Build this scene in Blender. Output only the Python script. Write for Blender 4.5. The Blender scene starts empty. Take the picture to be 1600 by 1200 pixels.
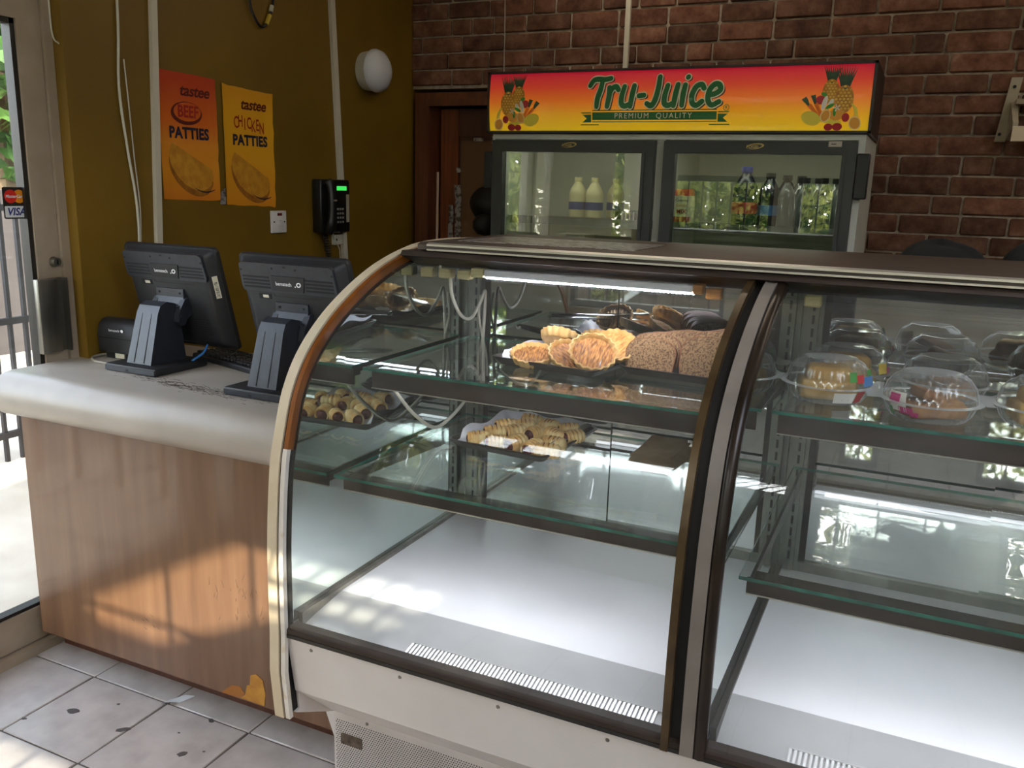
import bpy, bmesh, math, random
import numpy as np
from mathutils import Matrix, Vector
random.seed(7)
PI = math.pi
scene = bpy.context.scene
COL = scene.collection

# ------------------------------------------------------------------ camera
cam_d = bpy.data.cameras.new('camera')
cam = bpy.data.objects.new('camera', cam_d)
COL.objects.link(cam)
cam.matrix_world = Matrix(((0.90488474, -0.11914316, 0.40864227, 0),
                           (0.42473229, 0.18949594, -0.8852648, 0),
                           (0.02803719, 0.97462618, 0.22207593, 1.5),
                           (0, 0, 0, 1)))
cam_d.sensor_width = 36
cam_d.lens = 1354.8 / 1600 * 36
cam_d.clip_start = 0.02
scene.camera = cam

# ------------------------------------------------------------------ light and exposure
vs = scene.view_settings
vs.view_transform = 'Standard'
vs.look = 'None'
vs.exposure = 2.5
vs.gamma = 1
vs.use_curve_mapping = False
cy = scene.cycles
cy.use_denoising = True
cy.max_bounces = 14
cy.transparent_max_bounces = 40
cy.glossy_bounces = 7
cy.diffuse_bounces = 5
cy.transmission_bounces = 8
cy.caustics_reflective = False
cy.caustics_refractive = False
cy.sample_clamp_indirect = 4

world = bpy.data.worlds.new('sky')
scene.world = world
world.use_nodes = True
wn = world.node_tree
for n in list(wn.nodes): wn.nodes.remove(n)
sky = wn.nodes.new('ShaderNodeTexSky')
sky.sky_type = 'NISHITA'
sky.sun_disc = False
sky.sun_elevation = math.radians(30)
sky.sun_rotation = math.radians(173)
bgn = wn.nodes.new('ShaderNodeBackground')
bgn.inputs[1].default_value = 0.31
won = wn.nodes.new('ShaderNodeOutputWorld')
hsv = wn.nodes.new('ShaderNodeHueSaturation')
hsv.inputs['Saturation'].default_value = 0.42
wn.links.new(sky.outputs[0], hsv.inputs['Color'])
wn.links.new(hsv.outputs[0], bgn.inputs[0])
wn.links.new(bgn.outputs[0], won.inputs[0])

SUN_DIR = Vector((-0.10, 0.86, -0.50)).normalized()
sd = bpy.data.lights.new('sun', 'SUN')
sd.energy = 2.1
sd.angle = math.radians(0.45)
sd.color = (1.0, 0.90, 0.74)
so = bpy.data.objects.new('sun', sd)
COL.objects.link(so)
so.rotation_euler = SUN_DIR.to_track_quat('-Z', 'Y').to_euler()


def portal(x, y, z, sx, sz, rot):
    d = bpy.data.lights.new('window_portal', 'AREA')
    d.shape = 'RECTANGLE'
    d.size = sx
    d.size_y = sz
    d.cycles.is_portal = True
    o = bpy.data.objects.new('window_portal', d)
    COL.objects.link(o)
    o.location = (x, y, z)
    o.rotation_euler = rot


portal(0, -1.58, 1.35, 4.7, 2.4, (PI / 2, 0, 0))
portal(1.5, -.05, 2.78, 2.1, 2.7, (0, 0, 0))
portal(-2.44, 1.38, 1.0, 0.9, 1.9, (PI / 2, 0, -PI / 2))


# ------------------------------------------------------------------ colours and materials
def C(h):
    h = h.lstrip('#')
    r = []
    for i in (0, 2, 4):
        c = int(h[i:i + 2], 16) / 255
        r.append(c / 12.92 if c <= 0.04045 else ((c + 0.055) / 1.055) ** 2.4)
    return (*r, 1)


MATS = {}


def base(name):
    m = bpy.data.materials.new(name)
    m.use_nodes = True
    nt = m.node_tree
    for n in list(nt.nodes): nt.nodes.remove(n)
    out = nt.nodes.new('ShaderNodeOutputMaterial')
    MATS[name] = m
    return m, nt, out


def N(nt, typ, **kw):
    n = nt.nodes.new(typ)
    for k, v in kw.items():
        if k.startswith('i_'):
            key = k[2:]
            n.inputs[int(key) if key.isdigit() else key].default_value = v
        else:
            setattr(n, k, v)
    return n


def ramp(nt, fac, stops):
    r = nt.nodes.new('ShaderNodeValToRGB')
    e = r.color_ramp.elements
    while len(e) < len(stops): e.new(0.5)
    for el, (p, c) in zip(e, stops):
        el.position = p
        el.color = c
    nt.links.new(fac, r.inputs[0])
    return r.outputs[0]


def mat(name, col, rough=0.5, metal=0.0, col2=None, nscale=8.0, stretch=(1, 1, 1), bump=0.0, bscale=None, detail=5.0,
        spec=0.5, coat=0.0, contrast=(0.35, 0.65), bdist=0.002, trans=0.0, rand=0.0):
    m, nt, out = base(name)
    p = N(nt, 'ShaderNodeBsdfPrincipled')
    p.inputs['Roughness'].default_value = rough
    p.inputs['Metallic'].default_value = metal
    p.inputs['Specular IOR Level'].default_value = spec
    p.inputs['Coat Weight'].default_value = coat
    p.inputs['Base Color'].default_value = C(col) if isinstance(col, str) else col
    tc = N(nt, 'ShaderNodeTexCoord')
    mp = N(nt, 'ShaderNodeMapping')
    mp.inputs['Scale'].default_value = stretch
    nt.links.new(tc.outputs['Object'], mp.inputs[0])
    src = None
    if col2 is not None:
        nz = N(nt, 'ShaderNodeTexNoise', i_Scale=nscale, i_Detail=detail)
        nt.links.new(mp.outputs[0], nz.inputs['Vector'])
        c1 = C(col) if isinstance(col, str) else col
        c2 = C(col2) if isinstance(col2, str) else col2
        src = ramp(nt, nz.outputs['Fac'], [(contrast[0], c1), (contrast[1], c2)])
    if rand and src is not None:
        oi = N(nt, 'ShaderNodeObjectInfo')
        hv = N(nt, 'ShaderNodeHueSaturation')
        mr = N(nt, 'ShaderNodeMapRange', i_3=1 - rand, i_4=1 + rand)
        nt.links.new(oi.outputs['Random'], mr.inputs[0])
        nt.links.new(mr.outputs[0], hv.inputs['Value'])
        nt.links.new(src, hv.inputs['Color'])
        src = hv.outputs[0]
    if src is not None:
        nt.links.new(src, p.inputs['Base Color'])
    if bump:
        nb = N(nt, 'ShaderNodeTexNoise', i_Scale=bscale or nscale, i_Detail=4.0)
        nt.links.new(mp.outputs[0], nb.inputs['Vector'])
        b = N(nt, 'ShaderNodeBump', i_Strength=bump, i_Distance=bdist)
        nt.links.new(nb.outputs['Fac'], b.inputs['Height'])
        nt.links.new(b.outputs[0], p.inputs['Normal'])
    if trans:
        t = N(nt, 'ShaderNodeBsdfTranslucent')
        if src is not None:
            nt.links.new(src, t.inputs[0])
        else:
            t.inputs[0].default_value = C(col)
        mx = N(nt, 'ShaderNodeMixShader', i_0=trans)
        nt.links.new(p.outputs[0], mx.inputs[1])
        nt.links.new(t.outputs[0], mx.inputs[2])
        nt.links.new(mx.outputs[0], out.inputs[0])
    else:
        nt.links.new(p.outputs[0], out.inputs[0])
    return m


def glass(name, tint, f0=0.04, rough=0.0, dirt=0.0, strength=1.0, edge=0.0):
    m, nt, out = base(name)
    t = N(nt, 'ShaderNodeBsdfTransparent')
    t.inputs[0].default_value = tint
    g = N(nt, 'ShaderNodeBsdfGlossy')
    g.inputs['Roughness'].default_value = rough
    lw = N(nt, 'ShaderNodeLayerWeight', i_Blend=0.5)
    pw = N(nt, 'ShaderNodeMath', operation='POWER', i_1=5.0)
    nt.links.new(lw.outputs['Facing'], pw.inputs[0])
    mr = N(nt, 'ShaderNodeMapRange', i_3=f0, i_4=strength)
    nt.links.new(pw.outputs[0], mr.inputs[0])
    mx = N(nt, 'ShaderNodeMixShader')
    nt.links.new(mr.outputs[0], mx.inputs[0])
    nt.links.new(t.outputs[0], mx.inputs[1])
    nt.links.new(g.outputs[0], mx.inputs[2])
    last = mx.outputs[0]
    if dirt:
        tc = N(nt, 'ShaderNodeTexCoord')
        nz = N(nt, 'ShaderNodeTexNoise', i_Scale=5.0, i_Detail=6.0)
        nt.links.new(tc.outputs['Object'], nz.inputs['Vector'])
        m2 = N(nt, 'ShaderNodeMapRange', i_1=0.4, i_2=0.8, i_3=dirt * 0.3, i_4=dirt)
        nt.links.new(nz.outputs['Fac'], m2.inputs[0])
        fac = m2.outputs[0]
        if edge:      # white mixed in at grazing angles paints bright rims on clear plastic
            p3 = N(nt, 'ShaderNodeMath', operation='POWER', i_1=2.5)
            nt.links.new(lw.outputs['Facing'], p3.inputs[0])
            ma = N(nt, 'ShaderNodeMath', operation='MULTIPLY_ADD', i_1=edge)
            nt.links.new(p3.outputs[0], ma.inputs[0])
            nt.links.new(fac, ma.inputs[2])
            fac = ma.outputs[0]
        df = N(nt, 'ShaderNodeBsdfDiffuse')
        df.inputs[0].default_value = (0.8, 0.8, 0.78, 1)
        mx2 = N(nt, 'ShaderNodeMixShader')
        nt.links.new(fac, mx2.inputs[0])
        nt.links.new(last, mx2.inputs[1])
        nt.links.new(df.outputs[0], mx2.inputs[2])
        last = mx2.outputs[0]
    nt.links.new(last, out.inputs[0])
    return m


def emit(name, col, s):
    m, nt, out = base(name)
    e = N(nt, 'ShaderNodeEmission')
    e.inputs[0].default_value = C(col)
    e.inputs[1].default_value = s
    nt.links.new(e.outputs[0], out.inputs[0])
    return m


def brick_mat():
    m, nt, out = base('brick')
    p = N(nt, 'ShaderNodeBsdfPrincipled', i_Roughness=0.85)
    p.inputs['Specular IOR Level'].default_value = 0.2
    tc = N(nt, 'ShaderNodeTexCoord')
    oi = N(nt, 'ShaderNodeObjectInfo')
    add = N(nt, 'ShaderNodeVectorMath', operation='ADD')
    sc = N(nt, 'ShaderNodeVectorMath', operation='SCALE')
    sc.inputs[3].default_value = 1.0
    nt.links.new(oi.outputs['Location'], sc.inputs[0])
    nt.links.new(tc.outputs['Object'], add.inputs[0])
    nt.links.new(sc.outputs[0], add.inputs[1])
    nz = N(nt, 'ShaderNodeTexNoise', i_Scale=14.0, i_Detail=7.0, i_Roughness=0.65)
    nt.links.new(add.outputs[0], nz.inputs['Vector'])
    c1 = ramp(nt, nz.outputs['Fac'], [(0.25, C('#452c22')), (0.46, C('#734b3a')), (0.64, C('#8a6450')), (0.8, C('#b09c88'))])
    c2 = ramp(nt, nz.outputs['Fac'], [(0.25, C('#33231c')), (0.5, C('#563b2f')), (0.7, C('#725645')), (0.88, C('#9c8b7c'))])
    mx = N(nt, 'ShaderNodeMixRGB')
    nt.links.new(oi.outputs['Random'], mx.inputs[0])
    nt.links.new(c1, mx.inputs[1])
    nt.links.new(c2, mx.inputs[2])
    nt.links.new(mx.outputs[0], p.inputs['Base Color'])
    b = N(nt, 'ShaderNodeBump', i_Strength=0.7, i_Distance=0.006)
    nt.links.new(nz.outputs['Fac'], b.inputs['Height'])
    nt.links.new(b.outputs[0], p.inputs['Normal'])
    nt.links.new(p.outputs[0], out.inputs[0])


def gradient_mat(name, stops, axis=2, rough=0.25, coat=0.3, warp=0.0, glow=0.0):
    m, nt, out = base(name)
    p = N(nt, 'ShaderNodeBsdfPrincipled', i_Roughness=rough)
    p.inputs['Coat Weight'].default_value = coat
    p.inputs['Coat Roughness'].default_value = 0.08
    tc = N(nt, 'ShaderNodeTexCoord')
    sx = N(nt, 'ShaderNodeSeparateXYZ')
    nt.links.new(tc.outputs['Generated'], sx.inputs[0])
    src = sx.outputs[axis]
    if warp:
        nz = N(nt, 'ShaderNodeTexNoise', i_Scale=3.0, i_Detail=4.0)
        nt.links.new(tc.outputs['Generated'], nz.inputs['Vector'])
        ma = N(nt, 'ShaderNodeMath', operation='MULTIPLY_ADD', i_1=warp)
        nt.links.new(nz.outputs['Fac'], ma.inputs[0])
        nt.links.new(src, ma.inputs[2])
        src = ma.outputs[0]
    c = ramp(nt, src, [(a, C(b)) for a, b in stops])
    nt.links.new(c, p.inputs['Base Color'])
    if glow:      # backlit sign
        nt.links.new(c, p.inputs['Emission Color'])
        p.inputs['Emission Strength'].default_value = glow
    nt.links.new(p.outputs[0], out.inputs[0])


brick_mat()
mat('mortar', '#c4b49e', 0.9, col2='#a39380', nscale=40, bump=0.5)
mat('olive_paint', '#7c5d0e', 0.55, col2='#6e520c', nscale=2.5, bump=0.08, bscale=60)
mat('tile', '#bdb5b0', 0.25, col2='#a9a19c', nscale=9, rand=0.06, bump=0.03)
mat('grout', '#5d5650', 0.9, col2='#4a443f', nscale=30)
mat('ceiling_paint', '#cfc8ba', 0.8, col2='#c4bcad', nscale=3)
mat('plaster', '#a89c84', 0.8, col2='#978b73', nscale=4, bump=0.1)
mat('alu_bronze', '#b0a18e', 0.5, metal=0.1, col2='#9d8d78', nscale=5)
mat('alu_dark', '#2a2724', 0.4, metal=0.4, col2='#35312d', nscale=8)
mat('steel_brushed', '#8e8a82', 0.35, metal=0.9, col2='#7c7870', nscale=30, stretch=(1, 1, 0.05))
mat('chrome', '#c8c8c6', 0.12, metal=1.0)
mat('worn_steel', '#b8b4ac', 0.25, metal=0.9, col2='#98948c', nscale=30)
mat('counter_white', '#b1a89d', 0.33, col2='#a39a8f', nscale=5, bump=0.1, bscale=120, bdist=0.0006)
mat('counter_veneer', '#7a5a42', 0.32, col2='#644632', nscale=3.5, stretch=(6, 6, 0.5), coat=0.35, contrast=(0.3, 0.7))
mat('veneer_dark', '#4b2a1e', 0.5, col2='#5c3626', nscale=5, stretch=(6, 6, 0.5))
mat('raw_chipboard', '#c8913a', 0.8, col2='#a86f2a', nscale=20)
mat('scuff', '#40362e', 0.8, col2='#6a5a4c', nscale=60)
mat('cream_paint', '#d9c9ad', 0.45, col2='#cdbb9d', nscale=12)
mat('peeling_white', '#ddd5ca', 0.5, col2='#c9b79a', nscale=25, contrast=(0.55, 0.7))
mat('orange_wood', '#8f521a', 0.3, col2='#6f3d11', nscale=10, stretch=(8, 1, 1), coat=0.4)
mat('black_gap', '#14100d', 0.7)
mat('case_white', '#e4dcd7', 0.4, col2='#dad2cd', nscale=3)
mat('deck_white', '#fafafa', 0.25, spec=0.8, col2='#f2f2f3', nscale=2.5)
mat('liner_white', '#bdbdbb', 0.3, metal=0.1, col2='#b3b3b0', nscale=6)
mat('brown_metal', '#42362f', 0.5, col2='#352b25', nscale=7, stretch=(1, 6, 6), spec=0.25)
mat('brown_metal_dark', '#35291f', 0.3, metal=0.3, col2='#251c15', nscale=9)
mat('gasket', '#857b72', 0.5, col2='#776d64', nscale=9)
mat('bronze_edge', '#5f4c30', 0.35, metal=0.4, col2='#493822', nscale=14)
mat('glass_edge', '#1d5c50', 0.15, col2='#2a7a68', nscale=20)
mat('grille_white', '#d0c8c3', 0.5, col2='#c4bcb7', nscale=6)
mat('grille_rib', '#ededea', 0.25, metal=0.3)
mat('grille_hole', '#17130f', 0.9)
mat('top_brown', '#4c4036', 0.45, col2='#3d332b', nscale=7, stretch=(1, 6, 6), spec=0.4)
mat('mirror', (0.66, 0.74, 0.71, 1), 0.015, metal=1.0)
mat('mirror_dark', (0.58, 0.61, 0.60, 1), 0.02, metal=1.0)
mat('silver_trim', '#cfcabb', 0.3, metal=0.7)
mat('slot_metal', '#8f9189', 0.35, metal=0.7, col2='#7b7d75', nscale=12)
mat('cable_white', '#cfcbb8', 0.5)
mat('clip_cream', '#c9bd86', 0.5)
mat('clip_amber', '#b4762a', 0.45)
mat('led_body', '#e6e6ea', 0.3)
emit('led', '#e8ecff', 22)
emit('cooler_fill', '#eef0dc', 2.0)
emit('fill_tube', '#fff1dc', 4.2)
emit('shelf_fill', '#f4f4ff', 1.3)
emit('shelf_fill_bright', '#f2f3ff', 3.7)
mat('tray_dark', '#3c3632', 0.38, metal=0.5, col2='#2d2825', nscale=14)
mat('paper_white', '#e6e6ea', 0.6, col2='#dadae0', nscale=10)
mat('pastry', '#e0a450', 0.45, col2='#f7dc9c', nscale=28, bump=0.3, bscale=90, contrast=(0.35, 0.62), rand=0.1)
mat('pastry_groove', '#9a5f22', 0.6)
mat('jam', '#5d1412', 0.25, col2='#3a0b0a', nscale=40, bump=0.4)
mat('tart_shell', '#e2bd7c', 0.55, col2='#cfa05a', nscale=40, rand=0.08, bump=0.3)
mat('tart_top', '#c88a42', 0.6, col2='#6e3c16', stretch=(4.5, .8, 1), nscale=60, rand=0.12, bump=0.6, bscale=150)
mat('tart_top_pale', '#e6bc70', 0.6, col2='#b8772c', stretch=(4.5, .8, 1), nscale=60, rand=0.12, bump=0.6, bscale=150)
mat('bread_crumb', '#5a3c24', 0.85, col2='#a17d53', nscale=250, bump=0.9, bscale=330, bdist=0.004, detail=3, contrast=(0.36, 0.56), rand=0.06)
mat('bread_crust', '#6a3b1d', 0.55, col2='#8d5a30', nscale=30, bump=0.2)
mat('napkin', '#cdb692', 0.8, col2='#bda684', nscale=30)
glass('glass_clear', (0.972, 0.98, 0.976, 1), 0.035, 0.0, dirt=0.035)
glass('glass_shelf', (0.95, 0.972, 0.963, 1), 0.06, 0.0)
glass('glass_door', (0.93, 0.95, 0.96, 1), 0.05, 0.0, dirt=0.05)
glass('glass_fridge', (0.90, 0.94, 0.90, 1), 0.20, 0.0)
glass('glass_window', (0.93, 0.95, 0.94, 1), 0.05, 0.0)
glass('plastic_clear', (0.975, 0.98, 0.975, 1), 0.07, 0.05, dirt=0.06, strength=0.8, edge=0.5)
glass('bottle_clear', (0.72, 0.78, 0.77, 1), 0.12, 0.08, dirt=0.25, edge=0.4)
mat('cake', '#b98a3a', 0.7, col2='#d9b266', nscale=18, bump=0.4, rand=0.1)
mat('cake_brown', '#7c4a1e', 0.7, col2='#a87434', nscale=18, bump=0.4)
mat('label_white', '#eeeae2', 0.5)
mat('label_pink', '#d43a84', 0.5)
mat('label_red', '#c22a30', 0.5)
mat('label_green', '#3c8a38', 0.5)
mat('label_blue', '#4b86c4', 0.5)
mat('label_yellow', '#e8c63a', 0.5)
mat('pos_black', '#23252b', 0.38, col2='#2b2e36', nscale=30, bump=0.05, bscale=400, bdist=0.0003)
mat('pos_black_soft', '#1a1a1c', 0.5, col2='#212124', nscale=30)
mat('vent_black', '#0b0b0d', 0.7)
mat('screen_black', '#07080a', 0.1)
mat('white_print', '#e9e9e9', 0.6)
mat('port_white', '#d5cfba', 0.4)
mat('cable_blue', '#2f6cab', 0.4)
mat('cable_yellow', '#c2a535', 0.4)
mat('cable_grey', '#a39b8c', 0.5)
mat('cable_black', '#121212', 0.45)
mat('trunking', '#cfc7b4', 0.5)
mat('switch_white', '#d9d6d2', 0.35)
mat('lamp_white', '#d3d3d8', 0.3)
mat('lamp_ring', '#c4bfae', 0.4)
mat('phone_black', '#121110', 0.32, col2='#191817', nscale=20)
emit('phone_screen', '#2fae45', 0.35)
mat('phone_key', '#8d8a84', 0.5)
mat('phone_card', '#b3a995', 0.6)
gradient_mat('poster_beef', [(0.0, '#d4741a'), (0.3, '#e59520'), (0.5, '#e8922a'), (0.68, '#db6a1a'), (1.0, '#bf3c14')], 2, 0.45, 0.1, warp=0.12)
gradient_mat('poster_chicken', [(0.0, '#e08c1e'), (0.4, '#eba524'), (0.75, '#eeae20'), (1.0, '#e09a1e')], 2, 0.45, 0.1, warp=0.1)
mat('print_red', '#a3231a', 0.5)
mat('print_darkred', '#5e130f', 0.5)
mat('print_navy', '#1a1a33', 0.5)
mat('print_crust', '#d69a2e', 0.5, col2='#c07f22', nscale=30)
mat('print_crust_dark', '#b0701f', 0.5, col2='#8f5516', nscale=30)
mat('sticker_dark', '#22201f', 0.4)
mat('mc_red', '#d6261c', 0.4)
mat('mc_orange', '#f0931f', 0.4)
mat('visa_blue', '#1f2f7a', 0.4)
mat('sticker_white', '#e4e6e8', 0.4)
gradient_mat('sign_face', [(0.0, '#f2c814'), (0.22, '#f0b216'), (0.5, '#ee7a1c'), (0.75, '#e4482e'), (1.0, '#d81f3e')], 2, 0.3, 0.6, glow=0.055)
mat('sign_frame', '#2b221c', 0.45)
mat('print_green', '#1c6d33', 0.35, coat=0.4)
mat('print_green_light', '#2f8a44', 0.35)
mat('print_cream', '#efe6c0', 0.35, coat=0.4)
mat('print_shadow', '#3a2412', 0.5)
mat('pine_body', '#d9962a', 0.4, col2='#b8701c', nscale=30)
mat('pine_scale', '#f0c653', 0.4, col2='#e0a436', nscale=40)
mat('pine_leaf', '#3c5a3c', 0.4, col2='#28442e', nscale=30)
mat('fruit_orange', '#f0a640', 0.4)
mat('fruit_rind', '#f6dfa0', 0.4)
mat('fruit_yellow', '#f2dc4c', 0.4)
mat('fruit_red', '#b3222e', 0.4)
mat('fruit_carrot', '#ee7a20', 0.4)
mat('fruit_white', '#f0ead8', 0.4)
mat('fruit_leaf', '#3f9a33', 0.4)
mat('fridge_white', '#c9cabf', 0.4, col2='#bfc0b5', nscale=3)
mat('fridge_inner', '#d6d8c8', 0.45, col2='#cbcdbd', nscale=2)
mat('fridge_door', '#32332f', 0.42, col2='#2a2b28', nscale=5)
mat('hinge_black', '#1d1d1c', 0.5)
mat('badge_gold', '#b39a5c', 0.3, metal=0.7)
mat('bottle_cap_blue', '#2c3b86', 0.4)
mat('bottle_cap_dark', '#2a2a2c', 0.4)
mat('bottle_dark', '#22252e', 0.25)
mat('jug_cream', '#dcd0a0', 0.45)
mat('carton_white', '#e4ddc8', 0.5)
mat('carton_red', '#c23c28', 0.5)
mat('door_wood', '#6e3c20', 0.5, col2='#552c17', nscale=6, stretch=(6, 6, 0.5))
mat('door_wood_red', '#8a4826', 0.45, col2='#6b3419', nscale=6, stretch=(8, 8, 0.4))
mat('hardboard', '#6d4c2e', 0.7, col2='#64452a', nscale=3)
mat('duct_tape', '#b5b0ae', 0.3, metal=0.5, col2='#5d534c', nscale=60, contrast=(0.45, 0.6))
mat('tube_pink', '#d5b8a4', 0.5)
mat('bracket_grey', '#a59b84', 0.6, col2='#92876f', nscale=12)
mat('black_cloth', '#0c0b0c', 0.9, bump=0.3, bscale=30)
mat('hair_black', '#0b0908', 0.6, bump=0.6, bscale=80)
mat('skin_brown', '#5a3826', 0.5)
mat('shirt_blue', '#1f4468', 0.8, col2='#193a5a', nscale=10)
mat('trousers_dark', '#1b1c22', 0.85)
mat('cabinet_dark', '#3a2b20', 0.5, col2='#2d2118', nscale=5)
mat('concrete', '#c9c0b0', 0.85, col2='#b5ab9a', nscale=3, bump=0.2)
mat('fence_black', '#15151a', 0.5)
mat('outer_wall', '#6e635b', 0.85, col2='#584e47', nscale=2)
mat('leaf', '#2f5610', 0.45, col2='#e2e284', nscale=5.0, trans=0.65, contrast=(0.42, 0.6))  # sunlit leaves and dark gaps are put into the colour contrast
mat('leaf_dark', '#2c4f1c', 0.5, col2='#5c8438', nscale=4.0, trans=0.4)
mat('leaf_backing_dark', '#142209', 0.6, col2='#20330f', nscale=4.0, trans=0.1)  # very dark leaves added as backing, so gaps in the hedge read dark
mat('bark', '#6b5a42', 0.9, col2='#54452f', nscale=8)
mat('bamboo', '#8a9a5c', 0.5, col2='#6d7f45', nscale=4)
mat('car_white', '#e8e9ea', 0.2, coat=0.8)
mat('tyre', '#151515', 0.8)
mat('car_glass', '#101418', 0.05)
mat('sun_board', '#4a3a2c', 0.7)
mat('litter', '#dfe6ee', 0.6, col2='#c9d2dc', nscale=20)
mat('stain', '#4f4844', 0.7)


# ------------------------------------------------------------------ mesh building
class MB:
    def __init__(self):
        self.v = []; self.f = []; self.m = []

    def add(self, vs, fs, mi=0, M=None):
        o = len(self.v)
        if M is not None:
            vs = [tuple(M @ Vector(p)) for p in vs]
        self.v += [tuple(p) for p in vs]
        self.f += [tuple(i + o for i in f) for f in fs]
        self.m += [mi] * len(fs)
        return self

    def box(self, x0, x1, y0, y1, z0, z1, mi=0, M=None):
        v = [(x0, y0, z0), (x1, y0, z0), (x1, y1, z0), (x0, y1, z0), (x0, y0, z1), (x1, y0, z1), (x1, y1, z1), (x0, y1, z1)]
        f = [(0, 3, 2, 1), (4, 5, 6, 7), (0, 1, 5, 4), (1, 2, 6, 5), (2, 3, 7, 6), (3, 0, 4, 7)]
        return self.add(v, f, mi, M)

    def bbox(self, x0, x1, y0, y1, z0, z1, r=0.005, seg=2, mi=0, M=None):
        bm = bmesh.new()
        vs = [bm.verts.new((x, y, z)) for x in (x0, x1) for y in (y0, y1) for z in (z0, z1)]
        for q in ((0, 1, 3, 2), (4, 6, 7, 5), (0, 4, 5, 1), (2, 3, 7, 6), (0, 2, 6, 4), (1, 5, 7, 3)):
            bm.faces.new([vs[i] for i in q])
        bmesh.ops.bevel(bm, geom=list(bm.edges), offset=r, segments=seg, affect='EDGES', profile=0.5)
        bmesh.ops.recalc_face_normals(bm, faces=list(bm.faces))
        bm.verts.index_update()
        self.add([v.co[:] for v in bm.verts], [[v.index for v in f.verts] for f in bm.faces], mi, M)
        bm.free()
        return self

    def tube(self, pts, r, n=8, closed=False, mi=0, M=None, caps=True):
        pts = [Vector(p) for p in pts]
        L = len(pts)
        rs = r if isinstance(r, (list, tuple)) else [r] * L
        vs = []; fs = []
        up = None
        for i, p in enumerate(pts):
            if closed:
                t = pts[(i + 1) % L] - pts[i - 1]
            else:
                t = pts[min(i + 1, L - 1)] - pts[max(i - 1, 0)]
            t = t.normalized() if t.length > 1e-9 else Vector((0, 0, 1))
            if up is None:
                a = Vector((0, 0, 1)) if abs(t.z) < 0.9 else Vector((1, 0, 0))
                up = (a - t * a.dot(t)).normalized()
            else:
                up = up - t * up.dot(t)
                up = up.normalized() if up.length > 1e-6 else Vector((1, 0, 0))
            s = t.cross(up)
            for k in range(n):
                an = 2 * PI * k / n
                vs.append(p + (up * math.cos(an) + s * math.sin(an)) * rs[i])
        for i in range(L if closed else L - 1):
            for k in range(n):
                a = i * n + k; b = i * n + (k + 1) % n
                j = (i + 1) % L
                c = j * n + (k + 1) % n; d = j * n + k
                fs.append((a, b, c, d))
        if caps and not closed:
            fs.append(tuple(range(n - 1, -1, -1)))
            fs.append(tuple((L - 1) * n + k for k in range(n)))
        return self.add(vs, fs, mi, M)

    def cyl(self, p0, p1, r, r1=None, n=16, mi=0, M=None):
        return self.tube([p0, p1], [r, r if r1 is None else r1], n, mi=mi, M=M)

    def lathe(self, prof, n=32, c=(0, 0, 0), mi=0, M=None, mod=None, cap0=True, cap1=True):
        vs = []; fs = []
        for i, (r, z) in enumerate(prof):
            for k in range(n):
                a = 2 * PI * k / n
                rr = r * (mod(a, i) if mod else 1)
                vs.append((c[0] + rr * math.cos(a), c[1] + rr * math.sin(a), c[2] + z))
        for i in range(len(prof) - 1):
            for k in range(n):
                a = i * n + k; b = i * n + (k + 1) % n
                fs.append((a, b, b + n, a + n))
        if cap0: fs.append(tuple(range(n - 1, -1, -1)))
        if cap1: fs.append(tuple((len(prof) - 1) * n + k for k in range(n)))
        return self.add(vs, fs, mi, M)

    def prism(self, poly, fn, a, b, mi=0, M=None):
        """poly: list of 2d points, fn(u, v, d) -> world, from depth a to b"""
        n = len(poly)
        vs = [fn(u, v, a) for u, v in poly] + [fn(u, v, b) for u, v in poly]
        fs = [tuple(range(n - 1, -1, -1)), tuple(range(n, 2 * n))]
        fs += [(i, (i + 1) % n, (i + 1) % n + n, i + n) for i in range(n)]
        return self.add(vs, fs, mi, M)

    def flat(self, poly, fn, d, mi=0):
        return self.add([fn(u, v, d) for u, v in poly], [tuple(range(len(poly)))], mi)

    def strip(self, A, B, mi=0):
        n = len(A)
        return self.add(list(A) + list(B), [(i, i + 1, n + i + 1, n + i) for i in range(n - 1)], mi)

    def grid(self, fn, nu, nv, mi=0, M=None):
        vs = [fn(i / nu, j / nv) for j in range(nv + 1) for i in range(nu + 1)]
        fs = [(j * (nu + 1) + i, j * (nu + 1) + i + 1, (j + 1) * (nu + 1) + i + 1, (j + 1) * (nu + 1) + i) for j in range(nv) for i in range(nu)]
        return self.add(vs, fs, mi, M)

    def mesh(self, name, mats, off=(0, 0, 0), angle=0.7):
        me = bpy.data.meshes.new(name)
        v = [(p[0] - off[0], p[1] - off[1], p[2] - off[2]) for p in self.v]
        me.from_pydata(v, [], self.f)
        for m in (mats if isinstance(mats, (list, tuple)) else [mats]):
            me.materials.append(MATS[m])
        if max(self.m, default=0) > 0:
            me.polygons.foreach_set('material_index', self.m)
        bm = bmesh.new(); bm.from_mesh(me)
        bmesh.ops.recalc_face_normals(bm, faces=list(bm.faces))
        bm.to_mesh(me); bm.free()
        me.polygons.foreach_set('use_smooth', [True] * len(me.polygons))
        me.set_sharp_from_angle(angle=angle)
        return me

    def build(self, name, mats, parent=None, label=None, angle=0.7, kind=None, loc=None):
        off = root_loc(parent) if parent is not None else (loc or (0, 0, 0))
        me = self.mesh(name, mats, off, angle)
        o = bpy.data.objects.new(name, me)
        COL.objects.link(o)
        if parent is not None:
            o.parent = parent
        elif loc:
            o.location = loc
        if label: o['label'] = label
        if kind: o['kind'] = kind
        return o


def root_loc(o):
    x = Vector((0, 0, 0))
    while o is not None:
        x += Vector(o.location)
        o = o.parent
    return x


def tag(o, label=None, cat=None, group=None, kind=None):
    if label: o['label'] = label
    if cat: o['category'] = cat
    if group: o['group'] = group
    if kind: o['kind'] = kind
    return o


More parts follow.
